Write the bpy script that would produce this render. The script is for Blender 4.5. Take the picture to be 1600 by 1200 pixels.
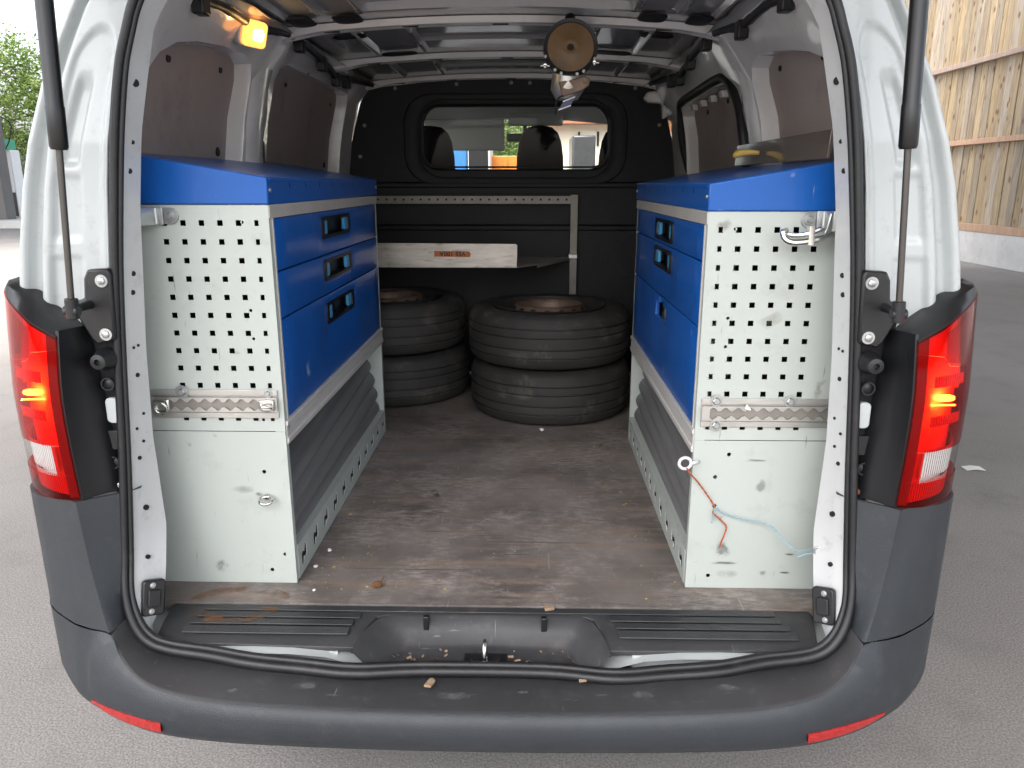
import bpy, bmesh, math, random
from mathutils import Vector, Matrix, noise
random.seed(7)
S = bpy.context.scene
for o in list(bpy.data.objects):
    bpy.data.objects.remove(o, do_unlink=True)
COL = S.collection
R = math.radians

# ------------------------------------------------------------------ camera, sky, sun, exposure
cd = bpy.data.cameras.new('camera')
cam = bpy.data.objects.new('camera', cd); COL.objects.link(cam)
cam.location = (0.085, -1.35, 1.43)
cam.rotation_euler = (R(90 - 14.74), 0, R(1.34))
cd.sensor_width = 36.0; cd.lens = 26.93; cd.clip_start = 0.02; cd.clip_end = 800
S.camera = cam

SUN_EL, SUN_AZ = R(60), R(205)          # light comes from behind the camera, on its left
w = bpy.data.worlds.new('World'); S.world = w; w.use_nodes = True
wn = w.node_tree; bg = wn.nodes['Background']
sky = wn.nodes.new('ShaderNodeTexSky'); sky.sky_type = 'NISHITA'; sky.sun_disc = False
sky.sun_elevation = SUN_EL; sky.sun_rotation = SUN_AZ
sky.air_density = 1.0; sky.dust_density = 6.0; sky.ozone_density = 0.6
hs = wn.nodes.new('ShaderNodeHueSaturation'); hs.inputs['Saturation'].default_value = 0.5
wn.links.new(sky.outputs[0], hs.inputs['Color']); wn.links.new(hs.outputs[0], bg.inputs[0])
bg.inputs[1].default_value = 0.15
sl = bpy.data.lights.new('sun', 'SUN'); sl.energy = .55; sl.angle = R(40); sl.color = (1, .975, .94)
so = bpy.data.objects.new('sun', sl); COL.objects.link(so)
so.rotation_euler = Vector((-math.sin(SUN_AZ) * math.cos(SUN_EL), -math.cos(SUN_AZ) * math.cos(SUN_EL), -math.sin(SUN_EL))).to_track_quat('-Z', 'Y').to_euler()
S.view_settings.view_transform = 'Standard'; S.view_settings.look = 'None'
S.view_settings.exposure = 2.35; S.view_settings.gamma = 1; S.view_settings.use_curve_mapping = False
S.render.engine = 'CYCLES'
S.cycles.use_denoising = True
S.cycles.max_bounces = 10; S.cycles.diffuse_bounces = 6; S.cycles.glossy_bounces = 4
S.cycles.transparent_max_bounces = 16
S.cycles.sample_clamp_indirect = 6

# ------------------------------------------------------------------ materials
MATS = {}
def mat(name, col, rough=.5, metal=0., var=0., vscale=8., vcol=None, bump=0., bscale=60., stretch=(1, 1, 1), coat=0., spec=.5, vrough=0., dirt=None, dscale=5., damt=.0, scr=None):
    """noise driven principled material in object space"""
    if name in MATS: return MATS[name]
    m = bpy.data.materials.new(name); m.use_nodes = True; MATS[name] = m
    nt = m.node_tree; N = nt.nodes; L = nt.links
    p = N['Principled BSDF']
    p.inputs['Base Color'].default_value = (*col, 1); p.inputs['Roughness'].default_value = rough
    p.inputs['Metallic'].default_value = metal; p.inputs['Coat Weight'].default_value = coat
    p.inputs['Coat Roughness'].default_value = .06; p.inputs['Specular IOR Level'].default_value = spec
    tc = N.new('ShaderNodeTexCoord'); mp = N.new('ShaderNodeMapping'); mp.inputs['Scale'].default_value = stretch
    L.new(tc.outputs['Object'], mp.inputs['Vector'])
    last = None
    if var:
        n = N.new('ShaderNodeTexNoise'); n.inputs['Scale'].default_value = vscale; n.inputs['Detail'].default_value = 6
        n.inputs['Roughness'].default_value = .62
        L.new(mp.outputs[0], n.inputs['Vector'])
        r = N.new('ShaderNodeMapRange'); r.inputs['From Min'].default_value = .3; r.inputs['From Max'].default_value = .7
        L.new(n.outputs['Fac'], r.inputs['Value'])
        x = N.new('ShaderNodeMix'); x.data_type = 'RGBA'
        c2 = vcol if vcol else tuple(c * (1 - var) for c in col)
        x.inputs['A'].default_value = (*col, 1); x.inputs['B'].default_value = (*c2, 1)
        L.new(r.outputs[0], x.inputs['Factor']); last = x.outputs['Result']
        if vrough:
            rr = N.new('ShaderNodeMapRange'); rr.inputs['To Min'].default_value = max(0.02, rough - vrough); rr.inputs['To Max'].default_value = min(1, rough + vrough)
            L.new(n.outputs['Fac'], rr.inputs['Value']); L.new(rr.outputs[0], p.inputs['Roughness'])
    if dirt:
        n = N.new('ShaderNodeTexNoise'); n.inputs['Scale'].default_value = dscale; n.inputs['Detail'].default_value = 9; n.inputs['Roughness'].default_value = .7
        L.new(mp.outputs[0], n.inputs['Vector'])
        r = N.new('ShaderNodeMapRange'); r.inputs['From Min'].default_value = .56; r.inputs['From Max'].default_value = .74; r.inputs['To Max'].default_value = damt
        L.new(n.outputs['Fac'], r.inputs['Value'])
        x = N.new('ShaderNodeMix'); x.data_type = 'RGBA'
        if last: L.new(last, x.inputs['A'])
        else: x.inputs['A'].default_value = (*col, 1)
        x.inputs['B'].default_value = (*dirt, 1)
        L.new(r.outputs[0], x.inputs['Factor']); last = x.outputs['Result']
    if scr:
        for rot, sc_ in ((.5, (70, 7, 7)), (-.9, (7, 80, 8))):
            m2 = N.new('ShaderNodeMapping'); m2.inputs['Scale'].default_value = sc_; m2.inputs['Rotation'].default_value = (rot, rot * .7, rot)
            L.new(tc.outputs['Object'], m2.inputs[0])
            n = N.new('ShaderNodeTexNoise'); n.inputs['Scale'].default_value = 2; n.inputs['Detail'].default_value = 3; L.new(m2.outputs[0], n.inputs['Vector'])
            r = N.new('ShaderNodeMapRange'); r.inputs['From Min'].default_value = .70; r.inputs['From Max'].default_value = .76; r.inputs['To Max'].default_value = .75
            L.new(n.outputs['Fac'], r.inputs['Value'])
            x = N.new('ShaderNodeMix'); x.data_type = 'RGBA'
            if last: L.new(last, x.inputs['A'])
            else: x.inputs['A'].default_value = (*col, 1)
            x.inputs['B'].default_value = (*scr, 1); L.new(r.outputs[0], x.inputs['Factor']); last = x.outputs['Result']
    if last: L.new(last, p.inputs['Base Color'])
    if bump:
        n = N.new('ShaderNodeTexNoise'); n.inputs['Scale'].default_value = bscale; n.inputs['Detail'].default_value = 4
        L.new(mp.outputs[0], n.inputs['Vector'])
        b = N.new('ShaderNodeBump'); b.inputs['Strength'].default_value = bump; b.inputs['Distance'].default_value = .004
        L.new(n.outputs['Fac'], b.inputs['Height']); L.new(b.outputs[0], p.inputs['Normal'])
    return m
def emit(name, col, strength):
    m = bpy.data.materials.new(name); m.use_nodes = True
    p = m.node_tree.nodes['Principled BSDF']; p.inputs['Base Color'].default_value = (*col, 1)
    p.inputs['Emission Color'].default_value = (*col, 1); p.inputs['Emission Strength'].default_value = strength
    return m
def clear(name, tint, ior=1.45, rough=.02, ridge=0):
    """thin tinted pane: tinted pass-through plus a fresnel reflection"""
    m = bpy.data.materials.new(name); m.use_nodes = True; nt = m.node_tree; N = nt.nodes; L = nt.links
    N.remove(N['Principled BSDF']); out = N['Material Output']
    t = N.new('ShaderNodeBsdfTransparent'); t.inputs[0].default_value = (*tint, 1)
    g = N.new('ShaderNodeBsdfGlossy'); g.inputs['Roughness'].default_value = rough
    lw = N.new('ShaderNodeLayerWeight'); pw = N.new('ShaderNodeMath'); pw.operation = 'POWER'; pw.inputs[1].default_value = 4.5
    f = N.new('ShaderNodeMath'); f.operation = 'MULTIPLY_ADD'; f.inputs[1].default_value = .8; f.inputs[2].default_value = .014
    L.new(lw.outputs['Facing'], pw.inputs[0]); L.new(pw.outputs[0], f.inputs[0])
    mx = N.new('ShaderNodeMixShader'); L.new(f.outputs[0], mx.inputs[0]); L.new(t.outputs[0], mx.inputs[1]); L.new(g.outputs[0], mx.inputs[2])
    L.new(mx.outputs[0], out.inputs[0])
    return m

M = dict(
    paint=mat('white_paint_toned_down', (.43, .46, .46), .32, var=.05, vscale=3, coat=.3, dirt=(.20, .16, .12), dscale=34, damt=.3),  # outer copy of the van white, darkened to offset strong daylight
    paint_lifted=mat('white_paint_lifted', (.74, .73, .71), .22, var=.08, vscale=4, coat=.7, dirt=(.3, .26, .22), dscale=16, damt=.25),  # same van white, lightened to lift the shaded interior
    paint_half_lifted=mat('paint_half_lifted', (.54, .55, .55), .3, var=.06, vscale=4, coat=.4, dirt=(.25, .22, .18), dscale=26, damt=.4),  # same van white at a middle tone, lowered for the daylit reveal
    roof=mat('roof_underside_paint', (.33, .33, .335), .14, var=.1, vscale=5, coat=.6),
    bumper=mat('bumper_plastic', (.026, .031, .037), .46, var=.25, vscale=6, bump=.3, bscale=600, dirt=(.10, .10, .10), dscale=26, damt=.25, vrough=.12),
    step=mat('step_plastic', (.044, .0445, .047), .52, var=.3, vscale=7, bump=.12, bscale=700, dirt=(.13, .12, .11), dscale=17, damt=.3, vrough=.12, scr=(.14, .14, .14)),
    black=mat('black_plastic', (.012, .0125, .014), .38, var=.3, vscale=12, bump=.1, bscale=500, dirt=(.09, .085, .08), dscale=14, damt=.4),
    satin=mat('satin_black_plastic', (.006, .0065, .008), .38, var=.2, vscale=10),
    rubber=mat('rubber', (.011, .0115, .0135), .45, var=.3, vscale=20, bump=.08, bscale=200, dirt=(.05, .048, .045), dscale=12, damt=.35),
    strut=mat('strut_black', (.005, .005, .0055), .35),
    rod=mat('strut_rod', (.10, .095, .09), .3, metal=.8),
    felt=mat('dark_partition_plastic', (.008, .008, .0095), .6, var=.3, vscale=7, bump=.25, bscale=160),
    hard=mat('hardboard', (.36, .305, .275), .7, var=.14, vscale=3, bump=.05, bscale=300, dirt=(.10, .085, .075), dscale=6, damt=.35),
    gloss_board=mat('glossy_board', (.13, .10, .085), .12, var=.1, vscale=4, coat=.8),
    blue=mat('blue_enamel', (.006, .090, .37), .34, spec=.35, var=.12, vscale=4, coat=.12, dirt=(.06, .15, .38), dscale=40, damt=.12, scr=(.25, .33, .50)),
    panel=mat('mint_white_powder', (.43, .465, .435), .4, var=.06, vscale=5, bump=.015, bscale=400, dirt=(.25, .26, .22), dscale=11, damt=.4, scr=(.18, .18, .16)),
    dull=mat('dull_steel', (.30, .28, .25), .5, metal=.5, var=.3, vscale=14, dirt=(.12, .10, .08), dscale=15, damt=.6),
    alu=mat('aluminium', (.58, .57, .54), .36, metal=.75, var=.2, vscale=14, stretch=(1, .15, 3), dirt=(.25, .23, .2), dscale=20, damt=.4),
    beige=mat('greige_rail', (.56, .54, .50), .42, metal=.25, var=.12, vscale=12, dirt=(.25, .22, .2), dscale=18, damt=.4),
    rail_alu=mat('brushed_rail', (.60, .59, .565), .42, metal=.2, var=.12, vscale=14, stretch=(1, .2, 3), dirt=(.25, .23, .2), dscale=20, damt=.5),
    zinc=mat('zinc_plated', (.52, .54, .54), .34, metal=.9, var=.2, vscale=30),
    chrome=mat('bright_steel', (.75, .74, .70), .16, metal=1.),
    dark=mat('dark_void', (.006, .006, .007), .7),
    mat_grey=mat('grey_ribbed_plastic', (.17, .17, .172), .45, var=.25, vscale=6, stretch=(3, .4, 3), dirt=(.16, .15, .14), dscale=14, damt=.5),
    tyre=mat('tyre_rubber', (.036, .033, .030), .72, var=.3, vscale=9, bump=.2, bscale=90, dirt=(.13, .112, .095), dscale=6, damt=1.0),
    rim_dark=mat('dusty_dark_rim', (.036, .032, .029), .6, var=.4, vscale=9, dirt=(.12, .09, .07), dscale=8, damt=.6),
    rim=mat('rusty_rim', (.30, .215, .16), .55, metal=.4, var=.5, vscale=9, vcol=(.09, .05, .03), bump=.2, bscale=60),
    tray=mat('galvanised_tray', (.56, .52, .46), .42, metal=.55, var=.35, vscale=9, stretch=(1, 1, 4), dirt=(.13, .10, .08), dscale=12, damt=.8),
    sticker=mat('orange_sticker', (.55, .15, .03), .5, var=.3, vscale=30),
    ink=mat('black_ink', (.03, .015, .01), .6),
    silver=mat('reflector_silver', (.80, .80, .80), .25, metal=.6),
    cloth=mat('seat_fabric', (.004, .004, .0045), .85, var=.2, vscale=30),
    lining=mat('roof_lining', (.33, .33, .32), .8, var=.08, vscale=6),
    lblue=mat('light_blue_clip', (.05, .27, .50), .35),
    brown_disc=mat('brown_disc', (.20, .115, .048), .38, var=.35, vscale=9, bump=.1, bscale=60, dirt=(.10, .06, .04), dscale=10, damt=.6),
    orange_twine=mat('orange_twine', (.40, .095, .04), .8, bump=.5, bscale=300, stretch=(1, 1, 1)),
    blue_twine=mat('blue_twine', (.24, .40, .45), .75, bump=.5, bscale=300),
    concrete=mat('concrete', (.56, .56, .54), .85, var=.18, vscale=3, bump=.2, bscale=40, dirt=(.25, .25, .22), dscale=5, damt=.5),
    grey_render=mat('grey_render', (.15, .145, .14), .85, var=.12, vscale=2),
    bark=mat('bark', (.12, .09, .07), .9, var=.4, vscale=9, bump=.5, bscale=20),
    yellow=mat('yellow_plastic', (.62, .42, .10), .5, var=.3, vscale=40),
    leaf_dry=mat('dry_leaf', (.20, .085, .035), .7, var=.4, vscale=60),
    chip=mat('wood_chip', (.36, .25, .16), .75, var=.4, vscale=80),
    crumb=mat('white_crumb', (.72, .70, .66), .8),
    straw=mat('yellow_straw', (.50, .34, .10), .8),
    white_pump=mat('white_enamel', (.74, .75, .74), .4, var=.05, vscale=4),
    green_pump=mat('green_enamel', (.03, .32, .18), .4),
    truck_blue=mat('truck_blue', (.03, .16, .45), .35, coat=.4),
    truck_orange=mat('orange_enamel', (.60, .20, .03), .4),
    beige_wall=mat('cream_render', (.78, .72, .60), .85, var=.08, vscale=1),
    terracotta=mat('clay_roof', (.38, .15, .08), .8, var=.3, vscale=5),
    tarp=mat('dark_tarpaulin', (.055, .055, .06), .3, var=.4, vscale=5, bump=.6, bscale=9),
    paper=mat('paper', (.78, .78, .76), .7),
    grime=mat('recess_grime', (.055, .048, .040), .75, var=.5, vscale=14, bump=.5, bscale=120, dirt=(.17, .13, .08), dscale=30, damt=.7),
    rust=mat('rust', (.20, .065, .03), .8, var=.4, vscale=60),
)
M['glass'] = clear('window_glass', (.86, .89, .88))
M['lens_red'] = clear('red_lens', (.90, .022, .016), 1.5, .06)
M['lens_dim'] = clear('smoked_indicator_lens', (.62, .10, .07), 1.5, .06)
M['lens_clear'] = clear('clear_lens', (.93, .93, .92), 1.5, .05)
M['bulb'] = emit('lit_bulb', (1, .50, .07), 40)
M['dome'] = emit('warm_dome_lens', (1, .37, .075), .5)
M['dome_hot'] = emit('warm_dome_bulb', (1, .66, .26), 16)
M['reflex'] = mat('red_reflector', (.40, .010, .010), .25, coat=.7, bump=.5, bscale=220, var=.4, vscale=120)

def ribbed(name, col, rough, metal, scale, axis, coat=0):
    m = mat(name, col, rough, metal, coat=coat); nt = m.node_tree; N = nt.nodes; L = nt.links
    tc = N.new('ShaderNodeTexCoord'); wv = N.new('ShaderNodeTexWave'); wv.bands_direction = axis; wv.inputs['Scale'].default_value = scale
    L.new(tc.outputs['Object'], wv.inputs['Vector'])
    b = N.new('ShaderNodeBump'); b.inputs['Strength'].default_value = .9; b.inputs['Distance'].default_value = .003
    L.new(wv.outputs['Fac'], b.inputs['Height']); L.new(b.outputs[0], N['Principled BSDF'].inputs['Normal'])
    return m
M['silver_ribs'] = ribbed('ribbed_reflector', (.82, .82, .82), .2, .5, 55, 'X')
M['lamp_inner'] = mat('lamp_inner', (.78, .78, .78), .35, bump=.3, bscale=120)
M['silver_steps'] = ribbed('stepped_reflector', (.82, .82, .82), .2, .5, 40, 'Z')

def ply_material():
    m = bpy.data.materials.new('worn_plywood'); m.use_nodes = True; nt = m.node_tree; N = nt.nodes; L = nt.links; p = N['Principled BSDF']
    tc = N.new('ShaderNodeTexCoord')
    def nz(scale, st, det=6, ro=.6):
        mp = N.new('ShaderNodeMapping'); mp.inputs['Scale'].default_value = st; L.new(tc.outputs['Object'], mp.inputs[0])
        n = N.new('ShaderNodeTexNoise'); n.inputs['Scale'].default_value = scale; n.inputs['Detail'].default_value = det; n.inputs['Roughness'].default_value = ro
        L.new(mp.outputs[0], n.inputs['Vector']); return n.outputs['Fac']
    def rng(s, a, b, lo=0, hi=1):
        r = N.new('ShaderNodeMapRange'); r.inputs[1].default_value = a; r.inputs[2].default_value = b; r.inputs[3].default_value = lo; r.inputs[4].default_value = hi
        L.new(s, r.inputs[0]); return r.outputs[0]
    def mix(f, a, b):
        x = N.new('ShaderNodeMix'); x.data_type = 'RGBA'; L.new(f, x.inputs['Factor'])
        for k, v in (('A', a), ('B', b)):
            if isinstance(v, tuple): x.inputs[k].default_value = (*v, 1)
            else: L.new(v, x.inputs[k])
        return x.outputs['Result']
    base = mix(rng(nz(3.2, (1, 1, 1)), .35, .65), (.092, .080, .074), (.23, .203, .186))
    worn = mix(rng(nz(7, (.35, 3.2, 1), 8, .7), .50, .66), base, (.24, .175, .132))      # grain showing through, across the floor
    film = mix(rng(nz(5, (1, 1, 1), 8, .72), .50, .66, 0, .85), worn, (.26, .235, .22))    # pale scuffed film
    hf = rng(nz(55, (.5, 1.4, 1), 6, .75), .42, .60)
    mf = N.new('ShaderNodeMath'); mf.operation = 'MULTIPLY'; L.new(hf, mf.inputs[0]); L.new(rng(nz(4.2, (1, 1, 1), 8, .75), .45, .60, 0, 1.0), mf.inputs[1])
    film = mix(mf.outputs[0], worn, (.32, .285, .262))
    film = mix(rng(nz(3, (1, 26, 1), 4, .6), .66, .70, 0, .6), film, (.05, .042, .038))
    film = mix(rng(nz(2.2, (40, 2.2, 1), 3, .5), .70, .73, 0, .55), film, (.30, .28, .27))
    film = mix(rng(nz(2.6, (5, 60, 1), 3, .5), .72, .75, 0, .5), film, (.28, .26, .25))
    spots = mix(rng(nz(14, (1, .6, 1), 5, .6), .68, .74, 0, .9), film, (.025, .020, .018))
    wvx = N.new('ShaderNodeTexWave'); wvx.bands_direction = 'X'; wvx.inputs['Scale'].default_value = 95
    wvy = N.new('ShaderNodeTexWave'); wvy.bands_direction = 'Y'; wvy.inputs['Scale'].default_value = 95
    L.new(tc.outputs['Object'], wvx.inputs[0]); L.new(tc.outputs['Object'], wvy.inputs[0])
    mm = N.new('ShaderNodeMath'); mm.operation = 'MULTIPLY'; L.new(wvx.outputs['Fac'], mm.inputs[0]); L.new(wvy.outputs['Fac'], mm.inputs[1])
    grid = mix(rng(mm.outputs[0], .2, .9, 0, .28), spots, (.045, .038, .035))
    fine = mix(rng(nz(60, (.25, 4, 1), 4, .6), .55, .75, 0, .45), grid, (.22, .165, .125))
    L.new(fine, p.inputs['Base Color'])
    L.new(rng(nz(6, (1, 1, 1)), .3, .7, .40, .68), p.inputs['Roughness'])
    b = N.new('ShaderNodeBump'); b.inputs['Strength'].default_value = .25; b.inputs['Distance'].default_value = .002
    L.new(mm.outputs[0], b.inputs['Height']); L.new(b.outputs[0], p.inputs['Normal'])
    return m
M['ply'] = ply_material()

def asphalt_material():
    m = bpy.data.materials.new('asphalt'); m.use_nodes = True; nt = m.node_tree; N = nt.nodes; L = nt.links; p = N['Principled BSDF']
    tc = N.new('ShaderNodeTexCoord')
    n1 = N.new('ShaderNodeTexNoise'); n1.inputs['Scale'].default_value = .9; n1.inputs['Detail'].default_value = 8
    n2 = N.new('ShaderNodeTexNoise'); n2.inputs['Scale'].default_value = 170; n2.inputs['Detail'].default_value = 3
    v = N.new('ShaderNodeTexVoronoi'); v.inputs['Scale'].default_value = 150; v.inputs['Randomness'].default_value = 1
    for n in (n1, n2, v): L.new(tc.outputs['Object'], n.inputs['Vector'])
    a = N.new('ShaderNodeMix'); a.data_type = 'RGBA'; a.inputs['A'].default_value = (.185, .175, .166, 1); a.inputs['B'].default_value = (.31, .295, .28, 1)
    L.new(n1.outputs['Fac'], a.inputs['Factor'])
    r = N.new('ShaderNodeMapRange'); r.inputs[1].default_value = .35; r.inputs[2].default_value = .68
    L.new(n2.outputs['Fac'], r.inputs[0])
    c = N.new('ShaderNodeMix'); c.data_type = 'RGBA'; c.blend_type = 'MULTIPLY'; c.inputs['Factor'].default_value = .5
    cr = N.new('ShaderNodeValToRGB'); cr.color_ramp.elements[0].color = (.30, .29, .28, 1); cr.color_ramp.elements[1].color = (1.5, 1.46, 1.42, 1)
    L.new(r.outputs[0], cr.inputs[0]); L.new(a.outputs['Result'], c.inputs['A']); L.new(cr.outputs[0], c.inputs['B'])
    last = c.outputs['Result']
    for sc_, lo, hi, colr, amt in ((38, .045, .09, (.05, .047, .045), .85), (23, .03, .06, (.50, .47, .43), .7)):       # pits and pale stones
        vv = N.new('ShaderNodeTexVoronoi'); vv.inputs['Scale'].default_value = sc_; L.new(tc.outputs['Object'], vv.inputs['Vector'])
        sp_ = N.new('ShaderNodeSeparateColor'); L.new(vv.outputs['Color'], sp_.inputs[0])
        gt = N.new('ShaderNodeMath'); gt.operation = 'GREATER_THAN'; gt.inputs[1].default_value = .72; L.new(sp_.outputs[0], gt.inputs[0])
        rr = N.new('ShaderNodeMapRange'); rr.inputs[1].default_value = lo; rr.inputs[2].default_value = hi; rr.inputs[3].default_value = amt; rr.inputs[4].default_value = 0; L.new(vv.outputs['Distance'], rr.inputs[0])
        mm = N.new('ShaderNodeMath'); mm.operation = 'MULTIPLY'; L.new(gt.outputs[0], mm.inputs[0]); L.new(rr.outputs[0], mm.inputs[1])
        xx = N.new('ShaderNodeMix'); xx.data_type = 'RGBA'; xx.inputs['B'].default_value = (*colr, 1); L.new(mm.outputs[0], xx.inputs['Factor']); L.new(last, xx.inputs['A']); last = xx.outputs['Result']
    n4 = N.new('ShaderNodeTexNoise'); n4.inputs['Scale'].default_value = 3.2; n4.inputs['Detail'].default_value = 7; n4.inputs['Roughness'].default_value = .7; L.new(tc.outputs['Object'], n4.inputs['Vector'])
    r4 = N.new('ShaderNodeMapRange'); r4.inputs[1].default_value = .52; r4.inputs[2].default_value = .72; r4.inputs[4].default_value = .5; L.new(n4.outputs['Fac'], r4.inputs[0])
    x4 = N.new('ShaderNodeMix'); x4.data_type = 'RGBA'; x4.inputs['B'].default_value = (.14, .132, .125, 1); L.new(r4.outputs[0], x4.inputs['Factor']); L.new(last, x4.inputs['A']); last = x4.outputs['Result']
    L.new(last, p.inputs['Base Color']); p.inputs['Roughness'].default_value = .88
    b = N.new('ShaderNodeBump'); b.inputs['Strength'].default_value = .22; b.inputs['Distance'].default_value = .004
    L.new(v.outputs['Distance'], b.inputs['Height']); L.new(b.outputs[0], p.inputs['Normal'])
    return m
M['asphalt'] = asphalt_material()

def wood_material(name, c1, c2, knots=True):
    m = bpy.data.materials.new(name); m.use_nodes = True; nt = m.node_tree; N = nt.nodes; L = nt.links; p = N['Principled BSDF']
    tc = N.new('ShaderNodeTexCoord'); oi = N.new('ShaderNodeObjectInfo')
    add = N.new('ShaderNodeVectorMath'); add.operation = 'ADD'
    sc = N.new('ShaderNodeVectorMath'); sc.operation = 'SCALE'; L.new(oi.outputs['Location'], sc.inputs[0]); sc.inputs['Scale'].default_value = 3.7
    L.new(tc.outputs['Object'], add.inputs[0]); L.new(sc.outputs[0], add.inputs[1])
    mp = N.new('ShaderNodeMapping'); mp.inputs['Scale'].default_value = (9, 9, .8); L.new(add.outputs[0], mp.inputs[0])
    n = N.new('ShaderNodeTexNoise'); n.inputs['Scale'].default_value = 2.2; n.inputs['Detail'].default_value = 8; n.inputs['Distortion'].default_value = 1.4
    L.new(mp.outputs[0], n.inputs['Vector'])
    x = N.new('ShaderNodeMix'); x.data_type = 'RGBA'; x.inputs['A'].default_value = (*c1, 1); x.inputs['B'].default_value = (*c2, 1)
    r = N.new('ShaderNodeMapRange'); r.inputs[1].default_value = .35; r.inputs[2].default_value = .68; L.new(n.outputs['Fac'], r.inputs[0]); L.new(r.outputs[0], x.inputs['Factor'])
    last = x.outputs['Result']
    hsv = N.new('ShaderNodeHueSaturation'); L.new(last, hsv.inputs['Color'])
    rv = N.new('ShaderNodeMapRange'); rv.inputs[3].default_value = .78; rv.inputs[4].default_value = 1.16; L.new(oi.outputs['Random'], rv.inputs[0]); L.new(rv.outputs[0], hsv.inputs['Value'])
    rs = N.new('ShaderNodeMath'); rs.operation = 'FRACT'; ms = N.new('ShaderNodeMath'); ms.operation = 'MULTIPLY'; ms.inputs[1].default_value = 17.3
    L.new(oi.outputs['Random'], ms.inputs[0]); L.new(ms.outputs[0], rs.inputs[0])
    r3 = N.new('ShaderNodeMapRange'); r3.inputs[3].default_value = .55; r3.inputs[4].default_value = 1.1; L.new(rs.outputs[0], r3.inputs[0]); L.new(r3.outputs[0], hsv.inputs['Saturation'])
    last = hsv.outputs[0]
    if knots:
        mk = N.new('ShaderNodeMapping'); mk.inputs['Scale'].default_value = (5.5, 5.5, 3.4); L.new(add.outputs[0], mk.inputs[0])
        v = N.new('ShaderNodeTexVoronoi'); v.inputs['Scale'].default_value = 1.0; v.inputs['Randomness'].default_value = 1; L.new(mk.outputs[0], v.inputs['Vector'])
        k = N.new('ShaderNodeMapRange'); k.inputs[1].default_value = .10; k.inputs[2].default_value = .24; k.inputs[3].default_value = .92; k.inputs[4].default_value = 0
        L.new(v.outputs['Distance'], k.inputs[0])
        y = N.new('ShaderNodeMix'); y.data_type = 'RGBA'; y.inputs['B'].default_value = (.13, .055, .02, 1)
        L.new(k.outputs[0], y.inputs['Factor']); L.new(last, y.inputs['A']); last = y.outputs['Result']
    L.new(last, p.inputs['Base Color']); p.inputs['Roughness'].default_value = .7
    return m
M['plank'] = wood_material('pine_plank', (.37, .285, .165), (.215, .16, .095))
M['roof_wood'] = wood_material('roof_board', (.30, .22, .14), (.20, .14, .08), False)
M['rail_wood'] = wood_material('pink_pine_rail', (.42, .28, .19), (.33, .205, .135), False)

def leaf_material():
    m = bpy.data.materials.new('leaf'); m.use_nodes = True; nt = m.node_tree; N = nt.nodes; L = nt.links; p = N['Principled BSDF']
    tc = N.new('ShaderNodeTexCoord'); n = N.new('ShaderNodeTexNoise'); n.inputs['Scale'].default_value = 1.1; n.inputs['Detail'].default_value = 5
    L.new(tc.outputs['Object'], n.inputs['Vector'])
    x = N.new('ShaderNodeMix'); x.data_type = 'RGBA'; x.inputs['A'].default_value = (.09, .165, .03, 1); x.inputs['B'].default_value = (.19, .25, .06, 1)
    r = N.new('ShaderNodeMapRange'); r.inputs[1].default_value = .35; r.inputs[2].default_value = .65; L.new(n.outputs['Fac'], r.inputs[0]); L.new(r.outputs[0], x.inputs['Factor'])
    L.new(x.outputs['Result'], p.inputs['Base Color']); p.inputs['Roughness'].default_value = .55
    out = N['Material Output']; t = N.new('ShaderNodeBsdfTranslucent'); L.new(x.outputs['Result'], t.inputs[0])
    ms = N.new('ShaderNodeMixShader'); ms.inputs[0].default_value = .35; L.new(p.outputs[0], ms.inputs[1]); L.new(t.outputs[0], ms.inputs[2]); L.new(ms.outputs[0], out.inputs[0])
    return m
M['leaf'] = leaf_material()

def tread_material():
    m = mat('sill_tread_strip', (.045, .047, .05), .5, var=.4, vscale=9, dirt=(.17, .13, .09), dscale=6, damt=.6); nt = m.node_tree; N = nt.nodes; L = nt.links
    tc = N.new('ShaderNodeTexCoord'); mp = N.new('ShaderNodeMapping'); mp.inputs['Rotation'].default_value = (0, 0, R(45)); L.new(tc.outputs['Object'], mp.inputs[0])
    c = N.new('ShaderNodeTexChecker'); c.inputs['Scale'].default_value = 230; L.new(mp.outputs[0], c.inputs['Vector'])
    b = N.new('ShaderNodeBump'); b.inputs['Strength'].default_value = 1; b.inputs['Distance'].default_value = .003
    L.new(c.outputs['Fac'], b.inputs['Height']); L.new(b.outputs[0], N['Principled BSDF'].inputs['Normal'])
    return m
M['tread'] = tread_material()

# ------------------------------------------------------------------ building helpers
WLOC = {}
def wl(o): return WLOC.get(o.name, Vector((0, 0, 0)))
def thing(name, label, cat, loc=(0, 0, 0), group=None, kind=None):
    o = bpy.data.objects.new(name, None); COL.objects.link(o); o.location = loc; o.empty_display_size = .1
    WLOC[o.name] = Vector(loc); return tag(o, label, cat, group, kind)
def tag(o, label=None, cat=None, group=None, kind=None):
    if label: o['label'] = label
    if cat: o['category'] = cat
    if group: o['group'] = group
    if kind: o['kind'] = kind
    return o
def put(o, parent, loc=None):
    """link under parent; loc = world place of the mesh origin (None: the mesh is in world coordinates)"""
    COL.objects.link(o); loc = Vector(loc) if loc is not None else Vector((0, 0, 0))
    WLOC[o.name] = loc
    if parent is not None:
        o.parent = parent; o.location = loc - wl(parent)
    else: o.location = loc
    return o

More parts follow.
